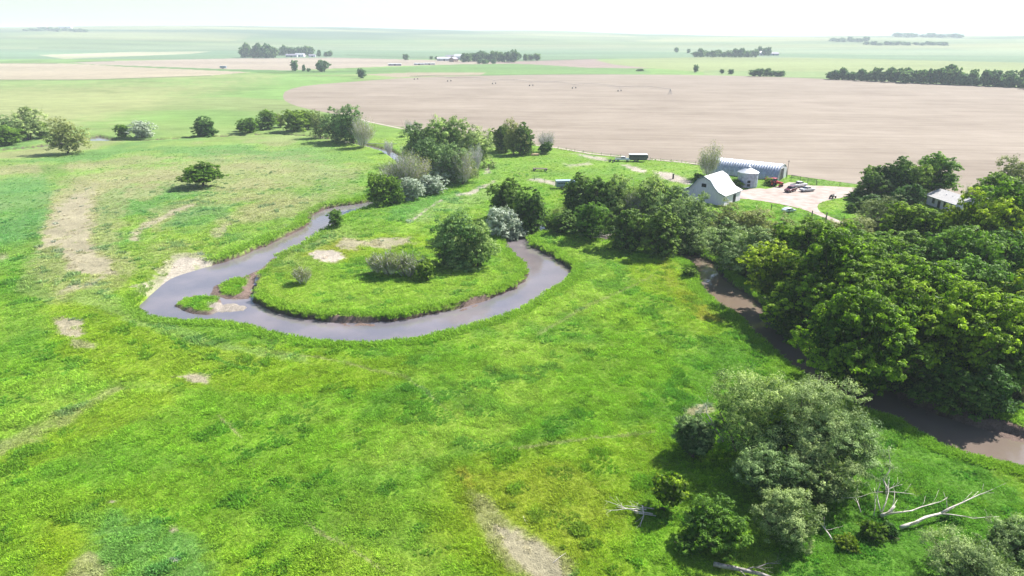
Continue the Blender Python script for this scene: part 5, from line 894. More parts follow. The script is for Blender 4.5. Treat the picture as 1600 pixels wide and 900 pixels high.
# --- the trees and shrubs, far to near (photo position of the tree top; height and spread in metres)
T = [
 # left skyline of the creek
 ('willow', -8, 176, 14, 16, 'willow_tree', 'green tree cut by the left edge of the picture above the creek'),
 ('willow', 33, 166, 16, 18, 'broadleaf_tree', 'large dark round tree left of the yellowish tree at the creek pool'),
 ('mid', 8, 196, 9, 13, 'broadleaf_tree', 'lower green tree in front of the large dark tree at the far left'),
 ('pale', 95, 185, 15, 18, 'broadleaf_tree', 'yellowish green leaning tree beside the small blue creek pool'),
 ('mid', 190, 191, 7.5, 8, 'broadleaf_tree', 'small round green tree touching the silvery tree by the creek'),
 ('olive', 219, 186, 9, 12, 'russian_olive', 'silvery white tree next to a small green tree on the far creek bank'),
 ('dark', 317, 178, 11, 13.5, 'broadleaf_tree', 'lone dark green tree on the creek bank with open pasture on both sides'),
 ('mid', 386, 183, 8, 11, 'broadleaf_tree', 'low green bushy tree at the left end of the creek tree row'),
 ('mid', 416, 171, 10.5, 12, 'broadleaf_tree', 'medium green tree second from the left in the creek tree row'),
 ('mid', 460, 166, 13, 15, 'broadleaf_tree', 'dark green rounded tree in the creek row left of the greyish trees'),
 ('mid', 478, 170, 11, 11, 'broadleaf_tree', 'green tree squeezed against the right side of the dark rounded creek tree'),
 ('pale', 497, 174, 13, 11, 'broadleaf_tree', 'pale grey green tree in the creek row with dead white stems below'),
 ('willow', 522, 168, 16, 15, 'willow_tree', 'tall grey green tree left of the tallest tree of the creek row'),
 ('greenwillow', 545, 163, 18, 17, 'cottonwood_tree', 'tallest green tree of the creek row standing behind the grey bare tree'),
 ('grey', 562, 178, 15, 14, 'budding_tree', 'grey almost bare tree in front of the tallest creek tree'),
 ('shrub', 376, 190, 5, 7, 'shrub', 'low bright bush at the far left foot of the creek tree row'),
 ('shrub', 403, 186, 6, 8, 'shrub', 'bright round bush between the first two trees of the creek row'),
 ('pale', 436, 176, 8, 9, 'broadleaf_tree', 'pale tree filling the gap before the darker rounded creek tree'),
 ('mid', 60, 190, 8, 10, 'broadleaf_tree', 'green tree between the big round tree and the yellowish creek pool tree'),
 # far pasture single trees handled below; cluster north of the loop
 ('greyfan', 637, 181, 10, 4, 'bare_tree', 'thin bare purplish spire tree against the ploughed field'),
 ('greyfan', 606, 206, 9, 5, 'bare_tree', 'small thin grey tree standing apart left of the middle grove'),
 ('willow', 655, 189, 17, 15, 'willow_tree', 'grey green willow at the left of the middle grove top'),
 ('greenwillow', 686, 182, 19, 15, 'cottonwood_tree', 'bright green tree at the top centre of the middle grove'),
 ('greenwillow', 712, 181, 19, 14, 'cottonwood_tree', 'green tree at the crest of the middle grove right of its centre'),
 ('willow', 740, 192, 17, 15, 'willow_tree', 'grey green tree at the right shoulder of the middle grove'),
 ('grey', 768, 198, 10, 7, 'budding_tree', 'dark thin grey tree between the middle grove and the pair of farm trees'),
 ('willow', 672, 214, 15, 14, 'willow_tree', 'dusky willow in the heart of the middle grove'),
 ('willow', 706, 222, 14, 13, 'broadleaf_tree', 'light green rounded tree in the front of the middle grove'),
 ('grey', 722, 228, 13, 11, 'budding_tree', 'lilac grey tree with thin leaves on the front right of the middle grove'),
 ('greyfan', 742, 214, 14, 6, 'bare_tree', 'tall bare grey tree at the right edge of the middle grove'),
 ('pale', 728, 244, 9, 8, 'broadleaf_tree', 'low pale tree at the foot of the bare grey trees'),
 ('grey', 628, 226, 15, 14, 'budding_tree', 'broad lilac grey tree in the lower left of the middle grove'),
 ('greenish', 648, 238, 12, 12, 'budding_tree', 'thin green tree with grey twigs between the grey tree and the silvery shrubs'),
 ('grey', 612, 240, 12, 11, 'budding_tree', 'grey twiggy tree above the two green trees at the channel'),
 ('mid', 590, 264, 11, 8, 'broadleaf_tree', 'green columnar tree right where the river comes out of the grove'),
 ('mid', 613, 272, 9, 7, 'broadleaf_tree', 'small dark green tree right of the columnar tree at the river'),
 ('olive', 642, 277, 7, 9, 'russian_olive', 'low silvery shrub at the foot of the grey trees near the river'),
 ('olive', 675, 271, 6.5, 9, 'russian_olive', 'rounded silvery shrub in the middle of the row of silvery shrubs'),
 ('olive', 695, 244, 9, 12, 'russian_olive', 'largest silvery olive tree on the near side of the middle grove'),
 ('dark', 786, 190, 13, 11, 'broadleaf_tree', 'left tree of the pair on the lawn by the ploughed field'),
 ('pale', 803, 186, 15, 11, 'broadleaf_tree', 'tall light green tree in the middle of the farm pasture pair'),
 ('dark', 818, 193, 13, 11, 'broadleaf_tree', 'dark right hand tree of the group on the lawn by the ploughed field'),
 ('greyfan', 854, 199, 10.5, 8, 'bare_tree', 'bare lilac shrub tree fanning upward alone beside the ploughed field'),
 ('darkshrub', 852, 222, 5, 7, 'shrub', 'dark leafy shrub at the foot of the bare lilac fan tree'),
 ('yellow', 313, 257, 7.5, 15, 'broadleaf_tree', 'lone low round tree in the open pasture left of the river'),
 # inside the loop
 ('mid', 522, 327, 5, 4.6, 'broadleaf_tree', 'small tree growing at the waterline of the upper channel'),
 ('greenwillow', 712, 328, 12.5, 11, 'willow_tree', 'big round willow inside the river loop, left part'),
 ('greenwillow', 747, 344, 10.5, 9.5, 'willow_tree', 'right part of the big willow clump inside the river loop'),
 ('greenwillow', 700, 362, 8, 9, 'willow_tree', 'low spreading bough willow at the left foot of the big loop willow'),
 ('greyshrub', 608, 388, 6, 8, 'budding_shrub', 'wide grey green shrub left of the loop willow'),
 ('greyshrub', 637, 393, 5.5, 8, 'budding_shrub', 'right half of the grey shrub thicket beside the loop willow'),
 ('greyshrub', 588, 396, 4.5, 5, 'budding_shrub', 'small grey shrub at the left end of the thicket in the loop'),
 ('shrub', 664, 408, 4.0, 5, 'shrub', 'small green bush at the right end of the grey thicket in the loop'),
 ('greyshrub', 471, 414, 4.0, 4.8, 'budding_shrub', 'small lone grey bush on the left side of the river loop'),
 # by the bend right of the loop
 ('dark', 790, 274, 12.5, 11, 'broadleaf_tree', 'dark green tree above the silvery tree at the river bend'),
 ('dark', 826, 284, 12.5, 11, 'broadleaf_tree', 'dark green tree on the right of the dark pair at the river bend'),
 ('dark', 815, 306, 8, 8, 'broadleaf_tree', 'lower dark tree hanging over the river bend'),
 ('olive', 785, 310, 9.5, 9.5, 'russian_olive', 'silvery white olive tree leaning over the river bend'),
 ('olive', 806, 330, 6, 6, 'russian_olive', 'lower silvery shrub at the water beside the silvery bend tree'),
 # dark creek belt
 ('mid', 866, 316, 6.5, 7, 'broadleaf_tree', 'small green tree at the left end of the dark creek belt'),
 ('dark', 905, 274, 12, 11, 'broadleaf_tree', 'dark tree beside the blue stock trailer in the creek belt'),
 ('dark', 938, 269, 14, 12, 'broadleaf_tree', 'tall dark tree second from the left in the creek belt'),
 ('greenwillow', 970, 271, 14, 12, 'broadleaf_tree', 'tall tree in the creek belt above the dead brush pile'),
 ('grey', 990, 282, 12, 9, 'budding_tree', 'thin greyish tree in the middle of the dark creek belt'),
 ('greenwillow', 1022, 272, 14, 12, 'broadleaf_tree', 'dark pointed tree in the creek belt in front of the post on the track'),
 ('willow', 1052, 288, 13, 12, 'willow_tree', 'pale feathery willow left of the white barn'),
 ('willow', 1086, 300, 12.5, 11, 'willow_tree', 'pale willow directly in front of the white barn gable'),
 ('mid', 925, 312, 10, 10, 'broadleaf_tree', 'shaded tree low in the creek belt over the dark water'),
 ('dark', 885, 322, 7, 9, 'broadleaf_tree', 'low dark bush over the shaded water behind the green point'),
 ('dark', 985, 318, 11, 11, 'broadleaf_tree', 'shaded tree overhanging the creek behind the brush pile'),
 ('dark', 1040, 325, 11, 11, 'broadleaf_tree', 'shaded dark tree above the right end of the creek belt'),
 ('willow', 1085, 334, 9, 9, 'willow_tree', 'soft willow low on the bank below the barn'),
 ('greenish', 1112, 222, 13, 10, 'budding_tree', 'tall budding tree behind the white barn at the arched shed'),
 # slope below the yard
 ('pale', 1140, 318, 9, 11, 'broadleaf_tree', 'pale green tree just below the barn door'),
 ('pale', 1178, 322, 9, 12, 'broadleaf_tree', 'pale tree below the farmyard left of the white car body'),
 ('willow', 1142, 345, 10, 11, 'willow_tree', 'pale willow above the bright reach of the creek'),
 ('willow', 1178, 352, 11, 12, 'willow_tree', 'round willow to the right above the bright reach of the creek'),
 ('pale', 1215, 340, 9, 11, 'broadleaf_tree', 'light tree below the wire fence of the farmyard'),
 # around the house
 ('dark', 1378, 250, 12, 13, 'broadleaf_tree', 'large dark tree at the end of the driveway'),
 ('dark', 1412, 248, 12.5, 13, 'broadleaf_tree', 'large dark tree right beside the tan roofed house'),
 ('mid', 1470, 239, 14, 15, 'broadleaf_tree', 'tall green tree behind the house roof'),
 ('mid', 1442, 246, 13, 12, 'broadleaf_tree', 'green tree behind the left end of the house'),
 ('dark', 1425, 284, 8, 9, 'broadleaf_tree', 'lower dark tree against the left wall of the house'),
 ('pale', 1598, 244, 13, 14, 'broadleaf_tree', 'pale olive tree at the right edge above the forest'),
 ('mid', 1560, 266, 12, 12, 'broadleaf_tree', 'green tree at the right above the house roof line'),
 ('grey', 1528, 284, 8, 9, 'budding_tree', 'thin pale tree leaning over the right end of the house roof'),
 ('darkshrub', 1332, 318, 2.6, 4, 'shrub', 'small dark bush on the round lawn beside the driveway'),
 ('darkshrub', 1345, 314, 3, 5, 'shrub', 'dark bush beside the juniper at the lawn edge'),
 ('darkshrub', 1344, 298, 3, 9, 'juniper_shrub', 'low wide dark juniper at the end of the gravel yard'),
 ('darkshrub', 1362, 303, 3.5, 8, 'juniper_shrub', 'dark juniper merging into the large tree by the driveway'),
 ('pale', 1385, 305, 9, 12, 'broadleaf_tree', 'olive green round tree below the large dark driveway tree'),
 ('pale', 1335, 335, 8, 12, 'broadleaf_tree', 'soft pale tree below the round lawn'),
 ('pale', 1290, 350, 7.5, 10, 'broadleaf_tree', 'pale tree under the lower end of the driveway'),
 # the bright forest, back to front
 ('bright', 1428, 318, 12, 13, 'maple_tree', 'bright green tree in front of the white wall of the house'),
 ('bright', 1462, 333, 11, 11, 'maple_tree', 'bright tree below the house wall window'),
 ('bright', 1545, 296, 16, 14, 'maple_tree', 'bright tree to the right of the house'),
 ('bright', 1590, 276, 18, 16, 'maple_tree', 'tall bright tree at the right edge level with the house'),
 ('mid', 1512, 330, 12, 12, 'broadleaf_tree', 'green tree right below the front corner of the house'),
 ('bright', 1243, 352, 11, 12, 'maple_tree', 'bright tree at the left top of the forest'),
 ('bright', 1285, 352, 12, 13, 'maple_tree', 'bright tree with a pointed top at the forest edge below the driveway'),
 ('bright', 1325, 348, 13, 13, 'maple_tree', 'bright tree in the top row of the forest below the pale tree'),
 ('mid', 1372, 352, 12, 12, 'broadleaf_tree', 'darker green tree in the top row of the forest'),
 ('mid', 1415, 358, 12, 12, 'broadleaf_tree', 'green tree in the second forest row below the house'),
 ('mid', 1470, 366, 12, 12, 'broadleaf_tree', 'green tree in the middle of the forest'),
 ('mid', 1540, 340, 16, 14, 'broadleaf_tree', 'tall green tree with visible limbs near the right forest edge'),
 ('mid', 1588, 355, 13, 13, 'broadleaf_tree', 'green tree at the right picture edge in mid forest'),
 ('bright', 1222, 380, 12, 12, 'maple_tree', 'bright tree at the left flank of the forest above the creek'),
 ('bright', 1268, 386, 12, 12, 'maple_tree', 'bright tree in the second row of the forest on its left side'),
 ('bright', 1322, 368, 15, 15, 'maple_tree', 'large bright domed tree in the left half of the forest'),
 ('bright', 1388, 374, 12, 12, 'maple_tree', 'bright tree right of the large bright dome in the forest'),
 ('bright', 1250, 425, 11, 11, 'maple_tree', 'shaded tree low on the left flank of the forest'),
 ('bright', 1300, 418, 12, 12, 'maple_tree', 'bright tree of the third forest row at left'),
 ('bright', 1350, 420, 12, 12, 'maple_tree', 'bright tree in the third forest row at the centre'),
 ('bright', 1405, 412, 12, 12, 'maple_tree', 'bright tree in the third forest row with a gap on its right'),
 ('bright', 1452, 402, 15, 14, 'maple_tree', 'bright domed tree in the right half of the forest'),
 ('mid', 1520, 400, 13, 13, 'broadleaf_tree', 'dark tree in the deep gap at the right of the forest'),
 ('mid', 1585, 410, 13, 13, 'broadleaf_tree', 'tree at the right picture edge in the lower forest'),
 ('bright', 1330, 452, 13, 12, 'maple_tree', 'shaded tree above the dark creek in the front forest row'),
 ('bright', 1375, 448, 14, 13, 'maple_tree', 'bright tree of the front forest row above the creek'),
 ('yellow', 1417, 464, 12, 9, 'maple_tree', 'yellow green tree top that stands out at the forest foot'),
 ('bright', 1465, 448, 14, 13, 'maple_tree', 'bright tree right of the yellow green one in the front row'),
 ('bright', 1515, 440, 15, 14, 'maple_tree', 'large bright tree in the front forest row at right'),
 ('bright', 1562, 458, 14, 13, 'maple_tree', 'bright tree of the front row next to the right picture edge'),
 ('bright', 1600, 470, 12, 12, 'maple_tree', 'bright tree cut by the right edge of the picture'),
 ('mid', 1590, 520, 9, 9, 'broadleaf_tree', 'lower tree at the right edge above the sunlit grass bank'),
 ('mid', 1545, 515, 9, 10, 'broadleaf_tree', 'shaded tree at the forest foot near the right edge'),
 ('dark', 1480, 505, 9, 9, 'broadleaf_tree', 'dark tree at the forest foot above the dark water'),
 ('dark', 1425, 500, 8.5, 9, 'broadleaf_tree', 'dark understorey tree below the yellow green tree'),
 ('dark', 1370, 495, 8, 9, 'broadleaf_tree', 'dark understorey tree over the middle of the shaded creek'),
 ('dark', 1300, 465, 8, 9, 'broadleaf_tree', 'dark understorey tree over the upper shaded creek'),
 ('dark', 1250, 460, 7, 8, 'broadleaf_tree', 'dark bush at the creek edge under the left forest flank'),
 ('bright', 1650, 420, 13, 13, 'maple_tree', 'bright tree just outside the right edge of the forest view'),
 ('bright', 1650, 340, 13, 13, 'maple_tree', 'bright tree outside the right edge level with the house'),
 # odd shrubs on the banks
 ('yellow', 967, 356, 3.2, 6, 'shrub', 'yellow green bush at the dead brush pile on the point'),
 ('yellow', 985, 366, 2.6, 6, 'shrub', 'low yellow green bush trailing to the right of the brush pile'),
 ('shrub', 1078, 418, 2.0, 4.0, 'shrub', 'green bush on the left bank of the creek below the shaded bend'),
 ('shrub', 1205, 277, 2.6, 5, 'shrub', 'green bush in front of the red tractor'),
 ('shrub', 1152, 279, 3, 5, 'shrub', 'green bush between the barn and the grain bin'),
 ('darkshrub', 1095, 272, 3, 6, 'shrub', 'dark shrubs behind the left eave of the barn'),
]
hr_ = random.Random(11)
for t in T:
    kind, px, pt, h, w_, nm, lb = t
    if kind == 'bright': w_ *= .9; h *= hr_.uniform(.94, 1.16)
    tree(kind, px, pt, h, w_, nm, lb, 'shrub' if 'shrub' in nm else 'tree')

# --- low trees rooted along the shaded bank
for px, pb, h, w_, lb in [(1232, 497, 6.5, 7.5, 'dark tree rooted on the creek bank below the left forest flank'), (1272, 522, 6.5, 7.5, 'shaded bank tree left of the middle of the dark creek'), (1312, 549, 6.5, 7.5, 'shaded bank tree over the darkest stretch of the creek'), (1355, 575, 6.5, 7.5, 'shaded bank tree where the creek widens in the dark'), (1400, 601, 6.5, 7.5, 'shaded low tree on the bank above the near willow thicket level'), (1448, 622, 6.5, 7.5, 'shaded low tree on the bank at the right part of the dark creek'), (1498, 639, 6.5, 7.5, 'shaded low tree left of the sunlit grass bank'), (1540, 644, 6.5, 7.5, 'shaded tree right above the sunlit grass bank')]:
    x, y = G(px, pb); plant('dark', x, y, h, w_, 'broadleaf_tree', lb, 'tree')

# --- far trees: base positions
def far(kind, px, pbase, h, w_, label, group=None, name='distant_tree', cat='tree'):
    x, y = G(px, pbase); plant(kind, x, y, h, w_, name, label, cat, group)
fr_ = random.Random(9)
ORD = ['leftmost'] + [o + ' from left' for o in 'second third fourth fifth sixth seventh eighth ninth tenth eleventh twelfth thirteenth fourteenth fifteenth'.split()]
def row(x0, x1, y0, y1, n, h, w_, label, group, kind='fartree', jit=.25, gaps=()):
    for i in range(n):
        t = (i + fr_.uniform(-.3, .3)) / max(n - 1, 1); px = x0 + (x1 - x0) * t
        if any(a < px < b for a, b in gaps): continue
        lab = label
        if n <= 16:
            lab = (ORD[i] + ' ' + label) if i < n - 1 else 'rightmost ' + label
        far(kind, px, y0 + (y1 - y0) * t + fr_.uniform(-.3, .3), h * fr_.uniform(1 - jit, 1 + jit), w_ * fr_.uniform(.8, 1.25), lab, group)
far('fartree', 565, 122, 11, 11, 'lone dark tree at the upper edge of the ploughed field')
far('fartree', 503, 112, 16, 20, 'broad dark tree of the pair on the far green field')
far('fartree', 461, 111, 16, 12, 'left thinner tree of the pair on the far green field'); far('fartree', 475, 111.5, 9, 6, 'small tree between the pair on the far green field')
far('fartree', 482, 112, 5, 6, 'low bush beside the broad dark tree on the far green field', name='shrub', cat='shrub')
far('fartree', 634, 94, 13, 15, 'lone pale tree beyond the tan strip')
far('fartree', 1087, 113, 10, 8, 'round lone bush in the yellow green crop beyond the ploughed field'); far('fartree', 1128, 115, 6, 6, 'smaller left bush of the two near the field corner'); far('fartree', 1142, 116, 7, 9, 'larger right bush of the two near the field corner')
far('fartree', 1000, 111, 3, 14, 'flat dark brush patch at the edge of the green strip', name='shrub', cat='shrub')
far('fartree', 1057, 82, 15, 16, 'left tree of the far pair beyond the yellow green crop'); far('fartree', 1076, 83, 13, 12, 'right tree of the far pair beyond the yellow green crop')
row(383, 428, 90, 91, 8, 28, 24, 'bluish tree in the far grey grove at left', 'trees of the far grey grove at left')
row(432, 488, 87, 88, 9, 22, 18, 'tree behind the white sheds of the far left farm', 'trees behind the far left farm')
row(500, 518, 88, 88.5, 3, 13, 14, 'small tree right of the far left farm', 'small trees right of the far left farm')
row(740, 805, 96, 97, 11, 18, 17, 'tree of the grove right of the far middle farm', 'grove right of the far middle farm')
row(812, 838, 94, 95, 4, 15, 14, 'tree in the small clump right of the far middle grove', 'small clump right of the middle grove')
row(748, 770, 99.5, 99.8, 4, 7, 12, 'low tree in front of the far middle grove', 'low trees before the far middle grove')
row(676, 704, 93, 93.5, 5, 7, 9, 'low tree left of the far middle farm', 'low trees left of the far middle farm')
row(725, 731, 97, 97, 2, 16, 15, 'tree beside the sheds of the far middle farm', 'trees beside the far middle farm')
row(1180, 1220, 119, 119.5, 6, 9, 11, 'tree in the short clump at the far corner of the ploughed field', 'short clump at the far field corner')
row(1088, 1180, 89, 89.5, 16, 17, 16, 'tree in the far bluish shelter belt at right', 'far bluish shelter belt at right')
row(1182, 1200, 86, 87, 4, 20, 15, 'tree behind the pale farm house at far right', 'trees behind the far right farm')
row(1298, 1600, 124, 137, 34, 12.5, 13, 'tree in the long row beyond the ploughed field at right', 'long row beyond the ploughed field at right', jit=.35)
row(1420, 1600, 130, 136, 10, 15, 13, 'tall tree in the long row beyond the ploughed field at right', 'long row beyond the ploughed field at right', jit=.25)
far('fartree', 1480, 131, 21, 17, 'tallest sparse tree rising over the long row at right')
far('fartree', 1615, 139, 16, 18, 'tree of the long row cut by the right picture edge'); 
row(45, 138, 70, 70.3, 14, 16, 30, 'tree round the farm on the far left hills', 'trees round the farm on the far left hills')
row(255, 380, 62.4, 61.8, 14, 16, 30, 'scrubby tree in the broken line on the far left hills', 'broken tree line on the far left hills')
row(1300, 1350, 71.5, 72, 9, 20, 30, 'tree in the hazy left belt near the right horizon', 'hazy left belt near the right horizon')
row(1355, 1475, 74.5, 75.5, 14, 14, 34, 'tree in the hazy long belt near the right horizon', 'hazy long belt near the right horizon')
row(1400, 1500, 68.5, 69, 8, 24, 60, 'tree in the faint belt just under the right horizon', 'faint belt just under the right horizon')
row(225, 270, 59.6, 59.6, 6, 22, 60, 'dark dot of a tree on the left skyline', 'trees on the left skyline')
row(720, 820, 62, 62, 8, 20, 70, 'faint tree on the middle skyline', 'faint trees on the middle skyline')

# ------------------------------------------------------------------ the near willow thicket, bottom right
def bigcrown(kind_mat, seed, px, py, z, w_, h, name, label, nl=22, ns=20, nleaf=34, ls=.125, asp=.34, feather=1.4, cat='tree', r0=.2, bark=None, base=.0, stems=3, fork=.15, sub=(.24, .40), lobe=(.26, .40), nb=10):
    """a tree close to the camera: finer leaves, its own mesh; px,py is where the middle of its top is seen"""
    x, y = G(px, py, h * .92); zz = float(land(np.array([x]), np.array([y]))[0]) + z
    r = thing(name, label, cat, (x, y, zz), 0)
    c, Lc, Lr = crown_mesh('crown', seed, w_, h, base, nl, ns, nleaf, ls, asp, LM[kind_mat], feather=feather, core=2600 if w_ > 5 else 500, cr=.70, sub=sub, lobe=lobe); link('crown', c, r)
    link('trunk', wood_mesh('trunk', seed, h, Lc, Lr, bark or BARK, r0, stems, fork, nb, .4), r); return r
bigcrown('greenwillow', 201, 1190, 588, 0, 12.5, 11, 'willow_tree', 'tall sage green willow at the top of the near thicket', nl=30, ns=24, nleaf=42)
bigcrown('willow', 202, 1275, 598, 0, 13, 11, 'willow_tree', 'large sage willow forming the upper right crown of the near thicket', nl=32, ns=24, nleaf=42)
bigcrown('willow', 203, 1318, 645, 0, 10, 8.5, 'willow_tree', 'silvery willow at the right side of the near thicket beside the white snag', nl=26, ns=24, nleaf=42)
bigcrown('willow', 204, 1090, 655, 0, 6, 5, 'willow_tree', 'feathery pale willow at the left side of the near thicket', nl=16, ns=22, nleaf=40, ls=.115)
bigcrown('willow', 205, 1215, 700, 0, 8, 6.5, 'willow_tree', 'silvery willow bough in the front middle of the near thicket', nl=18, ns=22, nleaf=40, ls=.115)
bigcrown('willow', 206, 1240, 772, 0, 7, 5.5, 'willow_tree', 'low silvery willow at the bottom of the near thicket', nl=18, ns=22, nleaf=40, ls=.105)
bigcrown('willow', 211, 1290, 705, 0, 8, 6.5, 'willow_tree', 'dusky willow between the front bough and the right crown', nl=16, ns=22, nleaf=38, ls=.115)
bigcrown('bright', 207, 1228, 640, 0, 4.2, 8.2, 'maple_tree', 'bright yellow green sapling amid the sage willows', nl=14, ns=14, nleaf=18, ls=.15, asp=.6, feather=0, base=.35, stems=1)
bigcrown('mid', 208, 1120, 795, 0, 7.5, 4.0, 'shrub', 'dense green shrub at the bottom left of the near thicket', nl=18, ns=20, nleaf=22, ls=.11, asp=.6, feather=.3, cat='shrub', r0=.08)
bigcrown('mid', 212, 1075, 842, 0, 0.1 + 3, 1.6, 'shrub', 'low green shrub touching the dense shrub at the bottom', nl=10, ns=14, nleaf=18, ls=.09, asp=.6, feather=.3, cat='shrub', r0=.05)
bigcrown('bright', 209, 1048, 742, 0, 4.4, 4.6, 'maple_sapling', 'bright leafy sapling left of the thicket with its own shadow', nl=12, ns=13, nleaf=18, ls=.12, asp=.6, feather=0, base=.12, stems=2, r0=.06, lobe=(.22, .36))
bigcrown('willow', 210, 1545, 855, 0, 9, 5, 'willow_tree', 'silvery willow cut by the bottom right corner', nl=26, ns=24, nleaf=44, ls=.10)
bigcrown('willow', 213, 1600, 815, 0, 6, 5, 'willow_tree', 'silvery willow cut by the right edge near the bottom corner', nl=16, ns=22, nleaf=40, ls=.10)
bigcrown('yellow', 214, 1366, 815, 0, 3.0, 1.7, 'shrub', 'yellow flowering looking shrub at the foot of the white dead trunk', nl=12, ns=12, nleaf=18, ls=.08, asp=.6, feather=0, cat='shrub', r0=.04)
bigcrown('yellow', 215, 1328, 838, 0, 2.6, 1.2, 'shrub', 'low yellow green shrub left of the one at the dead trunk', nl=10, ns=12, nleaf=18, ls=.08, asp=.6, feather=0, cat='shrub', r0=.04)
bigcrown('dark', 216, 1390, 820, 0, 2.4, 1.2, 'shrub', 'dark low shrub right of the yellow shrub', nl=10, ns=12, nleaf=18, ls=.08, asp=.6, feather=0, cat='shrub', r0=.04)

# ------------------------------------------------------------------ dead wood
def gz(x, y): return float(land(np.array([x]), np.array([y]))[0])
def deadwood(name, label, branches, mat=DEAD, cat='branch', twigs=5, seed=1):
    """branches: [(radius at butt, radius at tip, [(px, py, height)...])...]; every branch is a child of its own"""
    rng = random.Random(seed); P = []
    for r0, r1, pts in branches:
        Q = []
        for px, py, h in pts:
            x, y = G(px, py, h); Q.append(Vector((x, y, h)))
        P.append((r0 * .8, r1 * .8, Q))
    o = P[0][2][0]; base = Vector((o.x, o.y, gz(o.x, o.y))); root = thing(name, label, cat, base)
    for bi, (r0, r1, Q) in enumerate(P):
        Q = [q - base for q in Q]; b = MB(); fine = []
        for i in range(len(Q) - 1):
            fine.append(Q[i]); L = (Q[i + 1] - Q[i]).length; fine.append(Q[i].lerp(Q[i + 1], .5) + Vector((rng.uniform(-1, 1), rng.uniform(-1, 1), rng.uniform(-.3, .6))) * L * .05)
        fine.append(Q[-1]); n = len(fine); b.tube(fine, [r0 + (r1 - r0) * i / (n - 1) for i in range(n)], 7)
        for _ in range(twigs):
            i = rng.randrange(1, n - 1) if n > 2 else 0; t = i / (n - 1); r = (r0 + (r1 - r0) * t) * .38; d = (fine[min(i + 1, n - 1)] - fine[i]).normalized(); s = Vector((rng.uniform(-1, 1), rng.uniform(-1, 1), rng.uniform(0, .9))); L = rng.uniform(.4, 1.5) * (1 + r0 * 3)
            a = fine[i]; c = a + (d + s * .8).normalized() * L * .55; e = c + (d * .7 + s).normalized() * L * .5; b.tube([a, c, e], [r, r * .7, .008], 5)
        b.build('trunk' if bi == 0 else 'limb', mat, root, smooth=True)
    return root
deadwood('fallen_dead_tree', 'long bleached dead trunk lying to the right of the white snag', [(.24, .12, [(1407, 824, .25), (1430, 817, .4), (1468, 803, .7), (1490, 792, 1.0)]), (.13, .02, [(1468, 803, .7), (1500, 787, 1.4), (1530, 773, 1.9), (1552, 764, 2.4)]), (.09, .015, [(1470, 803, .7), (1500, 806, .8), (1520, 810, .6), (1562, 807, .5)])], seed=2)
deadwood('fallen_dead_tree', 'bleached forked dead tree with curved limbs behind the yellow shrub', [(.26, .15, [(1376, 806, .2), (1388, 802, .6), (1398, 790, 1.3)]), (.12, .02, [(1388, 803, .5), (1425, 798, .6), (1455, 788, .9), (1480, 778, 1.2)]), (.09, .02, [(1378, 800, .5), (1388, 770, 1.6), (1390, 745, 2.6)]), (.08, .02, [(1376, 800, .5), (1370, 770, 1.6), (1375, 758, 2.2)]), (.06, .015, [(1365, 806, .1), (1368, 780, 1.2), (1366, 762, 1.8)])], seed=3)
deadwood('dead_snag', 'white bare snag standing upright at the right of the willow thicket', [(.15, .02, [(1389, 768, .1), (1380, 750, .9), (1390, 735, 1.8), (1390, 715, 2.9), (1388, 702, 3.8)]), (.08, .02, [(1384, 765, .3), (1398, 760, .6), (1410, 757, .9)]), (.07, .01, [(1384, 768, .3), (1410, 770, .4), (1428, 772, .2)])], seed=4)
deadwood('fallen_branch', 'thin white branch lying between the thicket and the snag', [(.07, .02, [(1345, 800, .1), (1336, 775, .5), (1340, 762, 1.2)]), (.05, .015, [(1300, 777, .3), (1345, 776, .4), (1380, 768, .5)])], seed=5, twigs=2)
deadwood('fallen_branch', 'short forked dead branch below the thicket on the right', [(.10, .03, [(1300, 843, .15), (1290, 828, .5), (1277, 810, .9)]), (.05, .015, [(1290, 828, .4), (1300, 827, .4)])], seed=6, twigs=2)
deadwood('fallen_log', 'large bluish dead log at the bottom edge under the dense shrub', [(.30, .16, [(1115, 881, .3), (1150, 888, .35), (1190, 897, .4), (1230, 910, .4)]), (.08, .02, [(1165, 890, .4), (1178, 886, .8), (1195, 890, .8)]), (.07, .01, [(1180, 888, .4), (1200, 880, .7), (1220, 880, .6)])], mat=DEADD, cat='log', seed=7)
deadwood('branch_pile', 'heap of bleached dead branches left of the sapling', [(.10, .02, [(1020, 803, .3), (1000, 800, .5), (975, 793, .3), (945, 782, .2)]), (.08, .02, [(1010, 796, .6), (985, 795, .5), (965, 797, .3), (947, 799, .1)]), (.09, .03, [(1004, 790, 1.0), (1006, 805, .4), (1000, 823, .1)]), (.07, .02, [(1022, 795, .3), (1000, 793, .5), (975, 790, .4)]), (.07, .02, [(1025, 806, .2), (1005, 803, .5), (990, 800, .3)])], cat='branch pile', seed=8)
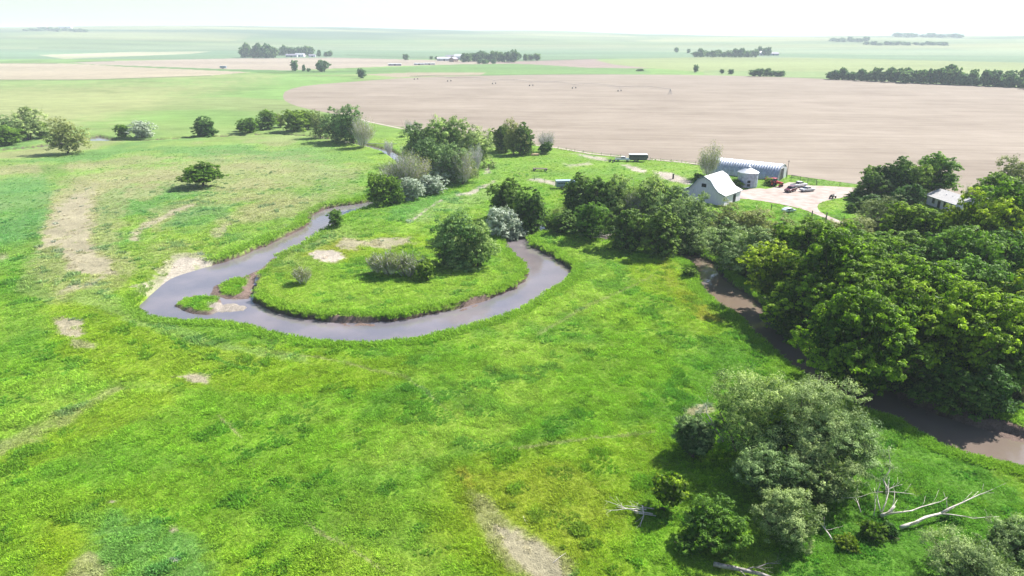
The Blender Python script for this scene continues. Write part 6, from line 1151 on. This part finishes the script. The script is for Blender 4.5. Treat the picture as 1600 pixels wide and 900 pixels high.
deadwood('dead_snag', 'dead leaning limb poking out of the upper left of the near thicket', [(.12, .02, [(1130, 690, 2.0), (1115, 665, 3.6), (1104, 645, 4.6), (1103, 632, 5.2)]), (.07, .015, [(1115, 665, 3.6), (1108, 662, 3.9), (1100, 650, 4.5)])], seed=9, twigs=3)
deadwood('dead_snag', 'dark leaning trunk between the feathery willow and the tall willow', [(.20, .10, [(1150, 705, 1.5), (1142, 680, 3.0), (1125, 645, 5.0)])], mat=BARK, seed=10, twigs=2)
deadwood('fallen_branch', 'thin dead stick lying on the bare tan soil', [(.05, .015, [(864, 880, .05), (875, 870, .15), (884, 864, .3)])], seed=11, twigs=1)
deadwood('fallen_branch', 'small white stick on the olive grass left of the bare soil', [(.04, .015, [(817, 806, .05), (820, 813, .1), (824, 819, .05)])], seed=12, twigs=1)
deadwood('brush_pile', 'heap of grey dead brush at the tip of the green point', [(.14, .03, [(958, 371, .3), (945, 366, 1.2), (930, 360, 2.0)]), (.12, .03, [(955, 370, .3), (940, 368, .8), (922, 366, .8)]), (.12, .03, [(950, 372, .3), (960, 362, 1.5), (966, 357, 2.2)]), (.1, .03, [(952, 371, .3), (950, 362, 1.6), (944, 357, 2.3)]), (.1, .03, [(948, 372, .2), (935, 371, .5), (925, 371, .4)]), (.1, .03, [(960, 372, .2), (950, 366, 1.2), (936, 366, 1.0)])], cat='brush pile', seed=13, twigs=12)
deadwood('dead_snag', 'white cross shaped snag standing at the shaded creek below the barn', [(.16, .05, [(1138, 412, .2), (1139, 400, 2.2), (1141, 392, 3.4)]), (.07, .03, [(1133, 401, 2.2), (1140, 400, 2.3), (1145, 399, 2.4)])], cat='dead tree', seed=14, twigs=1)

# ------------------------------------------------------------------ haze
hb = MB().box(-15500, 15500, -300, 15800, -16, 150); hm, hn, ho = newmat('haze_air'); pv = hn.nodes.new('ShaderNodeVolumePrincipled'); pv.inputs['Density'].default_value = HAZE; pv.inputs['Color'].default_value = (.72, .81, .92, 1); pv.inputs['Anisotropy'].default_value = .0
hn.links.new(pv.outputs[0], ho.inputs['Volume']); props(hb.build('haze', hm), kind='stuff')
